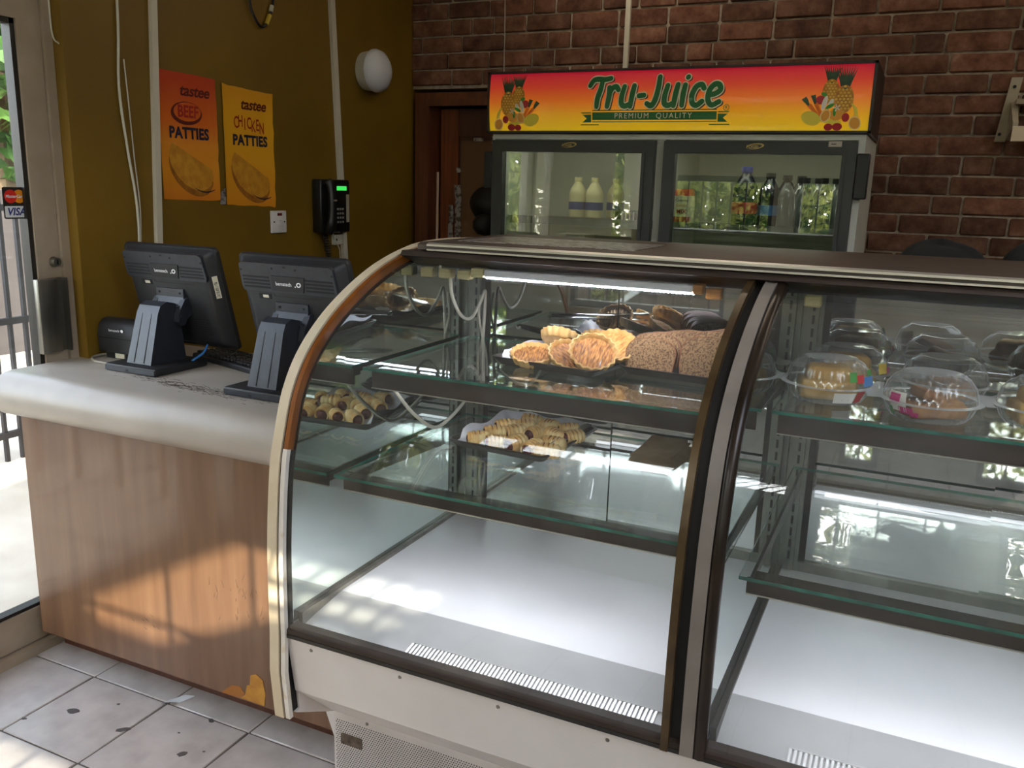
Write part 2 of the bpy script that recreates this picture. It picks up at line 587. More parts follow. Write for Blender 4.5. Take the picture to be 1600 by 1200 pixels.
def thing(name, label, cat, loc=(0, 0, 0), group=None):
    o = bpy.data.objects.new(name, None)
    o.empty_display_size = 0.05
    COL.objects.link(o)
    o.location = loc
    return tag(o, label, cat, group)


def struct(name, mb, mats, **kw):
    return tag(mb.build(name, mats, **kw), kind='structure')


def inst(name, me, parent, loc, rot=None, scale=None):
    o = bpy.data.objects.new(name, me)
    COL.objects.link(o)
    o.parent = parent
    o.location = Vector(loc) - root_loc(parent)
    if rot: o.rotation_euler = rot
    if scale: o.scale = scale
    return o


def dup(root, label=None):
    def cp(o, par):
        c = o.copy(); COL.objects.link(c)
        if par is not None: c.parent = par
        for ch in list(o.children): cp(ch, c)
        return c
    r = cp(root, None)
    if label: r['label'] = label
    return r


def place(o, loc, rot=(0, 0, 0)):
    o.location = loc
    o.rotation_euler = rot
    return o


def text(name, s, size, origin, axes, m, parent, align='CENTER', bold=0.0, shear=0.0, sx=1.0, space=1.0, ext=0.0):
    cu = bpy.data.curves.new(name, 'FONT')
    cu.body = s
    cu.size = size
    cu.align_x = align
    cu.align_y = 'CENTER'
    cu.offset = bold
    cu.shear = shear
    cu.space_character = space
    cu.extrude = ext
    cu.resolution_u = 3
    cu.materials.append(MATS[m])
    o = bpy.data.objects.new(name, cu)
    COL.objects.link(o)
    X, Y, Z = [Vector(a) for a in axes]
    R = Matrix((X, Y, Z)).transposed().to_4x4() @ Matrix.Diagonal((sx, 1, 1, 1))
    loc = Vector(origin)
    if parent is not None:
        o.parent = parent
        loc = loc - root_loc(parent)
    o.matrix_local = Matrix.Translation(loc) @ R
    return o


FRONT = ((1, 0, 0), (0, 0, 1), (0, -1, 0))     # faces the customers (-y)
EAST = ((0, 1, 0), (0, 0, 1), (1, 0, 0))       # on the left wall, faces +x


def circ(cx, cy, rx, ry=None, n=20, rot=0.0):
    ry = rx if ry is None else ry
    c, s = math.cos(rot), math.sin(rot)
    r = []
    for k in range(n):
        a = 2 * PI * k / n
        u, v = rx * math.cos(a), ry * math.sin(a)
        r.append((cx + u * c - v * s, cy + u * s + v * c))
    return r


def rrect(x0, x1, y0, y1, r, n=4):
    p = []
    for cx, cy, a0 in ((x1 - r, y1 - r, 0), (x0 + r, y1 - r, 90), (x0 + r, y0 + r, 180), (x1 - r, y0 + r, 270)):
        for k in range(n + 1):
            a = math.radians(a0 + 90 * k / n)
            p.append((cx + r * math.cos(a), cy + r * math.sin(a)))
    return p


def ribbon(mb, pts, r, fn, d, mi=0):
    """flat brush stroke along 2d points"""
    rs = r if isinstance(r, (list, tuple)) else [r] * len(pts)
    L = []; Rr = []
    n = len(pts)
    for i in range(n):
        ax, ay = pts[max(i - 1, 0)]; bx, by = pts[min(i + 1, n - 1)]
        dx, dy = bx - ax, by - ay
        l = math.hypot(dx, dy) or 1
        nx, ny = -dy / l * rs[i], dx / l * rs[i]
        L.append((pts[i][0] + nx, pts[i][1] + ny)); Rr.append((pts[i][0] - nx, pts[i][1] - ny))
    mb.strip([fn(u, v, d) for u, v in L], [fn(u, v, d) for u, v in Rr], mi)
    for i in (0, n - 1):
        mb.flat(circ(pts[i][0], pts[i][1], rs[i], n=14), fn, d * 1.0 + 1e-6 * (i + 1), mi)


def bez(*P, n=10):
    """polyline through a chain of cubic bezier control points"""
    out = []
    for k in range(0, len(P) - 3, 3):
        a, b, c, d = P[k:k + 4]
        for i in range(n + 1):
            if k and i == 0: continue
            t = i / n
            out.append(tuple(a[j] * (1 - t) ** 3 + 3 * b[j] * t * (1 - t) ** 2 + 3 * c[j] * t * t * (1 - t) + d[j] * t ** 3 for j in range(len(a))))
    return out


def smooth(pts, n=6):
    """Catmull-Rom through points"""
    P = [Vector(p) for p in pts]
    P = [P[0] * 2 - P[1]] + P + [P[-1] * 2 - P[-2]]
    out = []
    for i in range(1, len(P) - 2):
        for k in range(n):
            t = k / n
            a, b, c, d = P[i - 1], P[i], P[i + 1], P[i + 2]
            out.append(0.5 * ((2 * b) + (c - a) * t + (2 * a - 5 * b + 4 * c - d) * t * t + (3 * b - a - 3 * c + d) * t ** 3))
    out.append(P[-2])
    return out


# ================================================================== THE SETTING
XW, YB, ZC = -2.374, 3.87, 2.75
YF = -1.6
# ---- floor: bed of grout, tiles laid on it
fl = struct('floor', MB().box(-2.5, 2.6, YF - 0.1, 5.4, -0.12, -0.004), 'grout')
P_ = 0.303
tmesh = MB().bbox(0.0025, P_ - 0.0025, 0.0025, P_ - 0.0025, -0.012, 0.0, 0.0025, 1).mesh('tile', 'tile')
for i in range(-3, 5):
    for j in range(-2, 6):
        x, y = -1.835 + P_ * i, 1.640 - P_ * (j)
        if x + P_ < -2.5 or x > 0.3: continue
        inst('tile', tmesh, fl, (x, y, 0))
mb = MB()
for i in range(-3, 15):
    for j in range(-13, 12):
        if -3 <= i < 5 and -6 < j <= 2 and -1.835 + P_ * i <= 0.3: continue
        x, y = -1.835 + P_ * i, 1.640 + P_ * j
        if x < -2.6 or x + P_ > 2.65 or y < YF: continue
        mb.box(x + .0025, x + P_ - .0025, y + .0025, y + P_ - .0025, -0.012, 0)
tag(mb.build('tile_field', 'tile', fl), kind='stuff')
# dark marks trodden into the tiles
for (x, y, rx, ry, a) in ((-2.04, 1.488, .020, .011, .3), (-1.662, 1.633, .012, .007, -.4), (-1.623, 1.487, .014, .010, .8), (-1.846, 1.49, .020, .009, .7),
                          (-1.955, 1.57, .005, .004, 0), (-1.70, 1.55, .004, .003, 0), (-1.58, 1.52, .004, .003, .3), (-2.13, 1.40, .008, .005, .3)):
    pts = circ(x, y, rx, ry, 14, a)
    pts = [(u + random.uniform(-.15, .15) * rx, v + random.uniform(-.2, .2) * ry) for u, v in pts]
    MB().prism(pts, lambda u, v, d: (u, v, d), 0.0001, 0.0006).build('floor_stain', 'stain', fl)

SKX0, SKX1, SKY0, SKY1 = .48, 2.55, -1.4, 1.3        # unseen roof opening, added to bring light down on deck and floor
cl = MB()
for a, b, c_, d_ in ((-2.6, 2.7, YF - .2, SKY0), (-2.6, 2.7, SKY1, 5.4), (-2.6, SKX0, SKY0, SKY1), (SKX1, 2.7, SKY0, SKY1)):
    cl.box(a, b, c_, d_, ZC, ZC + .1)
struct('ceiling', cl, 'ceiling_paint')
kb_ = MB()
kb_.box(SKX0 - .08, SKX1 + .08, SKY0 - .08, SKY0, ZC, 4.4); kb_.box(SKX0 - .08, SKX1 + .08, SKY1, SKY1 + .08, ZC, 3.0)
kb_.box(SKX0 - .08, SKX0, SKY0, SKY1, ZC, 3.0); kb_.box(SKX1, SKX1 + .08, SKY0, SKY1, ZC, 3.0)
struct('added_skylight_kerb', kb_, 'plaster')  # raised round the added opening, tall side blocks low sun
# ---- left wall, splayed where it meets the door
pl = [(-2.43, 1.900), (XW, 1.900), (XW, 4.0), (-2.6, 4.0), (-2.6, 1.900)]
wl = struct('wall_left', MB().prism(pl, lambda u, v, d: (u, v, d), 0.0, ZC), 'olive_paint')
struct('wall_left_2', MB().box(-2.6, -2.42, YF - .2, 1.899, 2.12, ZC), 'plaster')
struct('wall_right', MB().box(2.6, 2.75, YF - .2, 5.4, 0, ZC), 'plaster')

for lx_, lab in ((-1.0, 'unseen ceiling fill light added above the staff aisle, nearer the doorway'), (1.2, 'unseen ceiling fill light added above the staff aisle, right end')):
    t = thing('ceiling_fill', lab, 'lamp', (lx_, 3.30, ZC))  # added fill light to brighten the back of the room
    MB().bbox(lx_ - .62, lx_ + .62, 3.27, 3.33, ZC - .045, ZC, .005, 1).build('housing', 'lamp_white', t)
    MB().tube([(lx_ - .59, 3.30, ZC - .062), (lx_ + .59, 3.30, ZC - .062)], .014, 10).build('tube', 'fill_tube', t)

# ---- back wall of brick: mortar bed, each brick its own piece
wb = MB()
FX0, FX1 = XW, -1.42                        # doorway
wb.box(FX1, 2.6, YB + .004, YB + .14, 0, ZC)
wb.box(XW, FX1, YB + .004, YB + .14, 1.955, ZC)
wback = struct('wall_back', wb, 'mortar')
CH, BL, MJ = 0.0755, 0.222, 0.0095
bm_full = []
rnd = random.Random(3)
for k in range(4):
    def jig(w, k=k):
        b = MB().bbox(MJ / 2, w - MJ / 2, -0.010, 0.006, MJ / 2, CH - MJ / 2, 0.004, 1)
        r2 = random.Random(k * 7 + int(w * 100))
        b.v = [(x + r2.uniform(-.0016, .0016), y + r2.uniform(-.0012, .0012), z + r2.uniform(-.0016, .0016)) for x, y, z in b.v]
        return b
    bm_full.append((jig(BL).mesh('brick', 'brick'), jig(BL / 2).mesh('brick', 'brick'), jig(BL * .75).mesh('brick', 'brick')))
rest = MB()
nb = 0
z = 1.4366 - CH * 3
row = 0
while z < 2.62:
    x = XW + (-BL * rnd.choice([0.0, .25, .5, .6]))
    while x < 2.58:
        q = rnd.random()
        kind, w = (0, BL) if q < .62 else ((1, BL / 2) if q < .85 else (2, BL * .75))
        x0, x1 = x, x + w
        vis = x0 < 0.62 and z > 1.2 and z < 2.46
        hid = (x0 > -1.60 and x1 < -0.45 and z < 1.80)
        door = (x1 < -1.40 and z < 1.945) or (x0 < FX1 and x1 > FX1 - .001 and z < 1.945)
        if x0 >= XW - .001 and not door:
            if vis and not hid and nb < 296:
                inst('brick', rnd.choice(bm_full)[kind], wback, (x, YB + rnd.uniform(-.003, .002), z)); nb += 1
            elif not hid:
                rest.box(x0 + MJ / 2, x1 - MJ / 2, YB - .01, YB + .006, z + MJ / 2, z + CH - MJ / 2)
        elif x1 > XW + .03 and x0 < XW and not door:
            rest.box(XW, x1 - MJ / 2, YB - .01, YB + .006, z + MJ / 2, z + CH - MJ / 2)
        x += w
    z += CH; row += 1
tag(rest.build('brick_field', 'brick', wback), kind='stuff')

# ---- storefront wall behind the camera
wf = MB()
wf.box(-2.6, -.50, YF - .14, YF, 0, .62); wf.box(-.50, 2.6, YF - .14, YF, 0, .95)
wf.box(-2.6, -.50, YF - .14, YF, 1.80, 2.02)
wf.box(-2.6, 2.6, YF - .14, YF, 2.52, ZC)
wf.box(-2.6, -2.38, YF - .14, YF, 2.02, 2.52)
wf.box(-.70, -.35, YF - .14, YF, .62, 1.80); wf.box(-.50, -.35, YF - .14, YF, .95, 2.52)
for x0, x1 in ((-2.6, -2.40), (-1.22, -1.03)):
    wf.box(x0, x1, YF - .14, YF, .62, 1.80)
wf.box(-.35, 2.35, YF - .14, YF, 1.95, 2.12); wf.box(-.10, .50, YF - .14, YF, .95, 1.95); wf.box(.85, 2.6, YF - .14, YF, .95, 1.95); wf.box(2.35, 2.6, YF - .14, YF, 1.95, 2.52)
struct('wall_front', wf, 'plaster')
for i, (x0, x1, WZ0, WZ1) in enumerate(((-2.40, -1.22, .62, 1.80), (-1.03, -.70, .62, 1.80), (-.35, -.10, .95, 1.95), (.50, .85, .95, 1.95), (-.35, 2.35, 2.12, 2.52))):
    f = MB()
    for a, b, c, d in ((x0, x0 + .04, WZ0, WZ1), (x1 - .04, x1, WZ0, WZ1), (x0 + .04, x1 - .04, WZ0, WZ0 + .05), (x0 + .04, x1 - .04, WZ1 - .05, WZ1)):
        f.box(a, b, YF - .10, YF - .04, c, d)
    w = struct('window_%d' % (i + 1 if i < 3 else i + 4), f, 'alu_dark')
    MB().box(x0 + .04, x1 - .04, YF - .073, YF - .067, WZ0 + .05, WZ1 - .05).build('pane', 'glass_window', w)
    barme = MB().box(-.007, .007, -.007, .007, WZ0, WZ1).mesh('grille_bar', 'fence_black')
    n = int((x1 - x0) / (.12 if i < 4 else .30))
    for k in range(1, n):
        inst('grille_bar', barme, w, (x0 + (x1 - x0) * k / n, YF - .12, 0))
    for zz in ((1.1,) if i < 2 else ((1.45,) if i < 4 else (2.32,))):
        MB().box(x0, x1, YF - .125, YF - .115, zz - .01, zz + .01).build('grille_rail', 'fence_black', w)
f = MB()
f.box(-2.38, -.50, YF - .10, YF - .05, 2.02, 2.03); f.box(-2.38, -.50, YF - .10, YF - .05, 2.51, 2.52)
for k in range(1, 6):
    f.box(-2.38 + .3133 * k - .006, -2.38 + .3133 * k + .006, YF - .10, YF - .05, 2.03, 2.51)
f.box(-2.38, -.50, YF - .095, YF - .075, 2.175, 2.182)
for zz in (2.30, 2.36, 2.42):
    f.box(-1.05, -.50, YF - .095, YF - .075, zz - .008, zz + .008)
for k in range(7):
    x = -1.05 + .55 * k / 7
    f.add([(x - .009, YF - .095, 2.02), (x + .009, YF - .095, 2.02), (x + .209, YF - .095, 2.52), (x + .191, YF - .095, 2.52), (x - .009, YF - .08, 2.02), (x + .009, YF - .08, 2.02), (x + .209, YF - .08, 2.52), (x + .191, YF - .08, 2.52)],
          [(0, 1, 2, 3), (4, 7, 6, 5), (0, 4, 5, 1), (1, 5, 6, 2), (2, 6, 7, 3), (3, 7, 4, 0)])
w4 = struct('window_4', f, 'alu_dark')
MB().box(-2.38, -.50, YF - .07, YF - .064, 2.02, 2.52).build('pane', 'glass_window', w4)
fz = lambda u, v, d_: (u, d_, v)

# ---- glazed side: door and fixed window in the left wall
XD = -2.45
d = MB()
d.box(XD - .025, XD + .025, 1.79, 1.868, .02, 2.06)      # lock stile
d.box(XD - .025, XD + .025, .90, .99, .02, 2.06)         # hinge stile
d.box(XD - .025, XD + .025, .99, 1.79, 1.93, 2.06)       # top rail
d.box(XD - .025, XD + .025, .99, 1.79, .035, .145)       # bottom rail
door1 = struct('door_1', d, 'alu_bronze')
MB().box(XD - .003, XD + .003, .99, 1.79, .145, 1.93).build('pane', 'glass_door', door1)
g = MB()
g.box(XD - .018, XD + .018, 1.775, 1.790, .145, 1.93); g.box(XD - .018, XD + .018, .99, 1.79, 1.915, 1.93)
g.box(XD - .018, XD + .018, .99, 1.79, .145, .156)
g.build('glazing_bead', 'alu_dark', door1)
h = MB()
h.bbox(XD + .028, XD + .050, 1.765, 1.835, .955, 1.185, .004)
h.box(XD + .024, XD + .029, 1.83, 1.866, .955, 1.185)
h.box(XD + .024, XD + .052, 1.862, 1.867, .955, 1.185)
h.build('pull_handle', 'steel_brushed', door1)
l = MB().cyl((XD + .024, 1.845, 1.233), (XD + .042, 1.845, 1.233), .017, .013, 20)
l.build('lock_cylinder', 'steel_brushed', door1)
MB().box(XD + .041, XD + .0435, 1.8425, 1.8475, 1.226, 1.24).build('keyhole', 'vent_black', door1)
fr = MB()
fr.box(XD - .05, XD + .035, 1.870, 1.899, .02, 2.12); fr.box(XD - .05, XD + .035, .86, 1.899, 2.065, 2.12); fr.box(XD - .05, XD + .035, .86, .895, .02, 2.12)
struct('trim_1', fr, 'alu_bronze')
struct('trim_2', MB().box(-2.52, -2.40, .86, 1.80, -.004, .03), 'alu_bronze')
w = MB()
for y0, y1, z0, z1 in ((YF, YF + .05, .1, 2.12), (-.80, -.75, .1, 2.12), (YF, -.75, .0, .80), (YF, -.75, 2.05, 2.12)):
    w.box(XD - .03, XD + .03, y0, y1, z0, z1)
struct('wall_left_4', MB().box(-2.6, -2.42, -.75, .56, 0, 2.12), 'plaster')
sl_ = struct('window_6', MB().box(XD - .03, XD + .03, .56, .60, 0, 2.12).box(XD - .03, XD + .03, .60, .86, 0, .12).box(XD - .03, XD + .03, .60, .86, 2.05, 2.12), 'alu_bronze')  # unseen sidelight, added to bring more daylight to the door jamb
MB().box(XD - .003, XD + .003, .60, .86, .12, 2.05).build('pane', 'glass_window', sl_)
w5 = struct('window_5', w, 'alu_bronze')
MB().box(XD - .003, XD + .003, YF + .05, -.80, .80, 2.05).build('pane', 'glass_window', w5)

# card sticker on the door glass
xs = XD + .0045
st = thing('card_sticker', 'payment card sticker with red and orange circles on the glass door', 'sticker', (xs, 1.75, 1.41))
fs_ = lambda u, v, d: (xs + d, u, v)
MB().prism(rrect(1.712, 1.789, 1.365, 1.457, .006), fs_, 0, .0006).build('backing', 'sticker_dark', st)
MB().prism(rrect(1.716, 1.785, 1.369, 1.402, .003), fs_, .0006, .0009).build('white_panel', 'sticker_white', st)
MB().prism(circ(1.737, 1.430, .0195, n=28), fs_, .0006, .0010).build('red_disc', 'mc_red', st)
MB().prism(circ(1.764, 1.430, .0195, n=28), fs_, .0006, .0009).build('orange_disc', 'mc_orange', st)
text('lettering', 'MasterCard', .0125, (xs + .0013, 1.7505, 1.430), EAST, 'white_print', st, bold=.0002, shear=.2)
text('lettering', 'VISA', .030, (xs + .0013, 1.7505, 1.385), EAST, 'visa_blue', st, bold=.0008, shear=.25)

# ---- doorway in the back wall
dw = MB()
dw.box(-2.347, -2.27, YB - .02, YB + .16, 0, 1.935); dw.box(-2.27, -1.42, YB - .02, YB + .16, 1.88, 1.935)
dw.box(-2.30, -2.262, YB - .035, YB - .02, 0, 1.905); dw.box(-2.262, -1.42, YB - .035, YB - .02, 1.872, 1.905)
struct('trim_3', dw, 'door_wood')
struct('wall_back_2', MB().box(-2.6, 2.6, 5.35, 5.5, 0, ZC), 'plaster')
struct('wall_left_3', MB().box(-2.6, -2.45, 4.0, 5.4, 0, ZC), 'plaster')
dl = struct('door_2', MB().box(-2.255, -1.50, YB + .09, YB + .13, .01, 1.868), 'veneer_dark')
MB().box(-2.255, -2.155, YB + .078, YB + .09, .02, 1.865).build('stile', 'door_wood_red', dl)
MB().box(-2.155, -1.50, YB + .082, YB + .09, 1.735, 1.865).build('top_rail', 'veneer_dark', dl)
t = MB()
MBh = MB().box(-2.135, -1.52, YB + .070, YB + .0815, .02, 1.715)
hb = thing('hardboard_sheet', 'plain brown hardboard sheet taped over the inner door', 'board', (-1.83, YB + .07, .02))
MBh.build('sheet', 'hardboard', hb)
rt = random.Random(5)


def tape(x0, x1, z0, z1):
    n = 6
    p = [(x0 + rt.uniform(-.004, .004), z0 + (z1 - z0) * k / n) for k in range(n + 1)] + [(x1 + rt.uniform(-.006, .006), z1 - (z1 - z0) * k / n) for k in range(n + 1)]
    MB().prism(p, lambda u, v, d: (u, d, v), YB + .064, YB + .0685).build('tape_strip', 'duct_tape', hb)


tape(-2.165, -2.132, 1.05, 1.50); tape(-2.20, -2.172, 1.05, 1.40); tape(-2.158, -2.138, 1.56, 1.585)
tape(-2.06, -2.01, 1.712, 1.728); tape(-1.96, -1.86, 1.70, 1.735)
tb = MB().tube([(-2.263, YB + .055, .4), (-2.259, YB + .055, 1.56)], .007, 8)
tag(tb.build('pipe', 'tube_pink'), 'thin pale pipe running down beside the inner door', 'pipe')

# ================================================================== SALES COUNTER
ct = thing('counter_cabinet', 'brown veneer counter cabinet with worn front panel', 'cabinet', (-1.82, 1.9, 0))
MB().bbox(-2.388, -1.262, 1.66, 1.685, .078, .7905, .002, 1).build('front_panel', 'counter_veneer', ct)
c = MB(); c.box(-2.388, -2.37, 1.705, 2.20, .078, .8845); c.box(-1.28, -1.262, 1.705, 2.20, .078, .8845); c.box(-2.37, -1.28, 2.18, 2.20, .078, .8845); c.box(-2.388, -1.262, 1.685, 1.705, .078, .7905)
c.build('carcass', 'veneer_dark', ct)
MB().box(-2.388, -1.262, 1.735, 2.15, .0, .078).build('kick_board', 'veneer_dark', ct)
yp = 1.6595
fp = lambda u, v, d: (u, yp - d, v)
MB().prism([(-1.575, .084), (-1.556, .100), (-1.549, .130), (-1.538, .135), (-1.535, .165), (-1.516, .174), (-1.492, .162), (-1.484, .120), (-1.490, .084)], fp, 0, .0012).build('chipped_patch', 'raw_chipboard', ct)
MB().prism([(-1.645, .081), (-1.605, .114), (-1.575, .120), (-1.558, .102), (-1.577, .083)], fp, 0, .0008).build('chipped_patch', 'pastry_groove', ct)
rs_ = random.Random(11)
sc = MB()
for k in range(26):
    cx, cz = rs_.gauss(-1.58, .05), rs_.gauss(.37, .05)
    a = rs_.uniform(1.0, 1.9); L = rs_.uniform(.008, .035)
    sc.prism([(cx, cz), (cx + .0012, cz), (cx + math.cos(a) * L, cz + math.sin(a) * L)], fp, 0, .0004)
for k in range(8):
    cx, cz = rs_.gauss(-1.93, .03), rs_.gauss(.235, .01)
    sc.prism([(cx, cz), (cx + .012, cz - .008), (cx + .012, cz - .006)], fp, 0, .0004)
tag(sc.build('scratches', 'scuff', ct), kind='stuff')
# worktop with a rolled front edge
prof = [(2.24, .885), (2.24, .925)]
R_ = .067
for k in range(13):
    a = PI / 2 + PI * k / 12
    prof.append((1.665 + (R_ + .006) * math.cos(a), .858 + R_ * math.sin(a)))
prof += [(1.70, .791), (1.70, .885)]
wt = MB().prism(prof, lambda u, v, d: (d, u, v), -2.415, -1.258)
wt = wt.build('worktop', 'counter_white', angle=.9)
tag(wt, 'white laminate worktop with thick rolled edge on the brown counter', 'worktop')
scu = MB()
for k in range(300):
    cx = rs_.gauss(-1.84, .13); cyy = 1.775 - (cx + 1.85) * .12 + rs_.gauss(0, .016)
    L = rs_.uniform(.004, .03); w_ = rs_.uniform(.0006, .002); a = rs_.gauss(-.15, .25)
    scu.prism([(cx, cyy), (cx + L * math.cos(a), cyy + L * math.sin(a)), (cx + L * math.cos(a), cyy + L * math.sin(a) + w_), (cx, cyy + w_ * .6)], lambda u, v, d: (u, v, d), .9252, .9256)
tag(scu.build('worn_scuffs', 'scuff', wt), kind='stuff')
ps = MB()
ps.prism([(-2.17, 2.19), (-1.80, 2.13), (-1.80, 2.23), (-2.17, 2.235)], lambda u, v, d: (u, v, d), .9252, .9275)
tag(ps.build('paper_sheet', 'paper_white'), 'white paper lying on the worktop behind the keyboard', 'paper')

# ================================================================== POS TERMINALS


def pos_terminal(name, cx, cyy, label, yaw):
    z0 = .925
    t = thing(name, label, 'computer', (cx, cyy, z0), 'touch terminals on the counter')
    # built facing -y at the root, then turned
    T = Matrix.Translation((cx, cyy, z0))
    b = MB()
    b.bbox(-.103, .103, -.105, .105, .0, .024, .006, 2, M=T)
    b.build('base_plate', 'pos_black_soft', t)
    MB().box(-.1, .1, -.1062, -.1045, .004, .018, M=T).build('base_front_strip', 'pos_black', t)
    MB().box(-.016, -.004, -.1066, -.106, .006, .013, M=T).build('base_notch', 'vent_black', t)
    # stand column, leaning back
    col = MB()
    w0, w1 = .050, .042
    sec = [(-.070, .024), (-.026, .172), (-.014, .195), (.012, .206), (.045, .198), (.060, .150), (.070, .024)]
    vs = [(-(w0 + (w1 - w0) * min(1, z_ / .2)), y_, z_) for y_, z_ in sec] + [((w0 + (w1 - w0) * min(1, z_ / .2)), y_, z_) for y_, z_ in sec]
    n = len(sec)
    fs = [tuple(range(n)), tuple(range(2 * n - 1, n - 1, -1))] + [(i, (i + 1) % n, (i + 1) % n + n, i + n) for i in range(n)]
    col.add(vs, fs, 0, T)
    stand = col.build('stand', 'pos_black', t, angle=.5)
    for s in (-.020, .020):
        g = MB()
        g.add([(s - .0012, -.0703, .028), (s + .0012, -.0703, .028), (s * .9 + .0012, -.0263, .172), (s * .9 - .0012, -.0263, .172),
               (s - .0012, -.069, .028), (s + .0012, -.069, .028), (s * .9 + .0012, -.024, .172), (s * .9 - .0012, -.024, .172)],
              [(0, 1, 2, 3), (4, 7, 6, 5), (0, 4, 5, 1), (1, 5, 6, 2), (2, 6, 7, 3), (3, 7, 4, 0)], 0, T)
        g.build('groove', 'vent_black', stand)
    # display frame: u right, w up the back, d toward the cashier
    up = Vector((0, -.258, .966)); nn = Vector((0, .966, .258))
    O = Vector((0, .120, .055))
    D = T @ Matrix(((1, 0, 0, O.x), (0, up.y, nn.y, O.y), (0, up.z, nn.z, O.z), (0, 0, 0, 1)))

    def loft(rings, mi=0):
        m = MB()
        vs = []; fs = []
        n = len(rings[0][0])
        for ring, dd in rings:
            vs += [(u, w_, dd) for u, w_ in ring]
        for i in range(len(rings) - 1):
            for k in range(n):
                a = i * n + k; b_ = i * n + (k + 1) % n
                fs.append((a, b_, b_ + n, a + n))
        fs.append(tuple(range(n - 1, -1, -1))); fs.append(tuple((len(rings) - 1) * n + k for k in range(n)))
        return m.add(vs, fs, mi, D)
    shell = loft([(rrect(-.150, .150, .03, .296, .012), 0.0), (rrect(-.164, .164, .012, .304, .016), .006), (rrect(-.182, .182, -.006, .312, .014), .030)])
    sh = shell.build('back_shell', 'pos_black_soft', t, angle=.5)
    loft([(rrect(-.188, .188, -.012, .316, .016), .030), (rrect(-.190, .190, -.014, .318, .016), .034), (rrect(-.190, .190, -.014, .318, .016), .044), (rrect(-.184, .184, -.008, .312, .014), .048)]).build('bezel', 'pos_black_soft', t, angle=.5)
    MB().prism(rrect(-.165, .165, .02, .288, .004), lambda u, v, d_: tuple(D @ Vector((u, v, d_))), .048, .0486).build('screen', 'screen_black', t)
    # raised upper band with vents
    fD = lambda u, v, d_: tuple(D @ Vector((u, v, d_)))
    MB().prism([(-.160, .222), (-.164, .236), (-.160, .300), (-.150, .306), (.150, .306), (.160, .300), (.164, .236), (.160, .222)], fD, -.006, .006).build('upper_band', 'pos_black', t, angle=.3)
    for sgn in (-1, 1):
        for k in range(4):
            w_ = .232 + .010 * k
            u0, u1 = sorted((sgn * .062, sgn * .155))
            MB().box(u0, u1, w_, w_ + .0052, -.0066, -.0055, M=D).build('vent_slot', 'vent_black', t)
    lp = MB().prism([(-.058, .228), (.052, .228), (.062, .272), (-.050, .272)], fD, -.0085, -.0058)
    lp = lp.build('logo_plate', 'pos_black_soft', t)
    ax = (D.to_3x3() @ Vector((1, 0, 0)), D.to_3x3() @ Vector((0, 1, 0)), D.to_3x3() @ Vector((0, 0, -1)))
    text('lettering', 'bematech', .0155, D @ Vector((-.012, .2495, -.0089)), ax, 'white_print', lp, bold=.0001, sx=.9)
    ring = MB()
    o_ = circ(.040, .2505, .0085, .0068, 20, .5); i_ = circ(.040, .2505, .0048, .0036, 20, .5)
    ring.add([fD(u, v, -.0089) for u, v in o_] + [fD(u, v, -.0089) for u, v in i_], [(k, (k + 1) % 20, 20 + (k + 1) % 20, 20 + k) for k in range(20)])
    ring.flat(circ(.0275, .2445, .0022, n=10), fD, -.0089)
    ring.build('ring_emblem', 'white_print', lp)
    for u, w_ in ((-.045, .292), (.035, .292), (-.156, .283), (.156, .283)):
        MB().cyl(fD(u, w_, -.0067), fD(u, w_, -.005), .0034, n=10).build('screw', 'vent_black', t)
    MB().box(-.006, .003, .296, .300, -.0067, -.005, M=D).build('latch_slot', 'vent_black', t)
    pf = MB().box(-.115, -.072, .198, .213, -.0012, .0005, M=D).build('port_surround', 'vent_black', t)
    MB().box(-.100, -.080, .202, .210, -.0020, .0, M=D).build('usb_port', 'port_white', pf)
    MB().prism([(-.06, .215), (-.06, .208), (.10, .208), (.10, .2092), (-.058, .2092), (-.058, .215)], fD, -.0005, .001).build('seam', 'vent_black', t)
    low = MB()
    for k in range(7):
        low.box(.06, .13, .045 + .008 * k, .048 + .008 * k, -.0004, .001, M=D)
    low.build('lower_vents', 'vent_black', t)
    # mounting bracket over the stand head
    br = MB()
    fB = lambda w_, dd, u: tuple(D @ Vector((u, w_, dd)))
    br.prism([(.192, .0), (.192, -.006), (.168, -.012), (.152, -.026), (.146, -.040), (.140, -.040), (.140, .0)], fB, -.056, .056)
    for s in (-1, 1):
        a_, b_ = sorted((s * .045, s * .064))
        br.prism([(.165, .0), (.165, -.014), (.148, -.034), (.130, -.052), (.108, -.062), (.094, -.056), (.090, -.040), (.104, -.024), (.110, .0)], fB, a_, b_)
    br.build('bracket', 'pos_black', t, angle=.4)
    for s in (-1, 1):
        MB().cyl(fD(s * .044, .106, -.046), fD(s * .066, .106, -.046), .015, n=16).build('hinge_barrel', 'pos_black', t)
        MB().cyl(fD(s * .042, .180, -.0105), fD(s * .042, .180, -.006), .0036, n=10).build('bracket_screw', 'vent_black', t)
    sD = D @ Matrix.Translation((.1735, .20, .0172)) @ Matrix.Rotation(math.radians(-53), 4, 'Y')
    stl = MB().box(-.008, .008, -.035, .035, -.0006, .0006, M=sD).build('serial_sticker', 'port_white', t)
    bc = MB()
    rr = random.Random(2)
    for k in range(12):
        w_ = -.030 + .0040 * k
        bc.box(-.005, .004, w_, w_ + rr.choice([.001, .002]), -.0009, -.0005, M=sD)
    bc.build('barcode', 'vent_black', stl)
    t.rotation_euler = (0, 0, yaw)
    return t


pos_terminal('pos_terminal', -2.085, 1.910, 'left black touch terminal seen from behind, beside the receipt printer', 0.0)
pos_terminal('pos_terminal', -1.570, 1.856, 'right black touch terminal seen from behind, half hidden by the display case', 0.0)

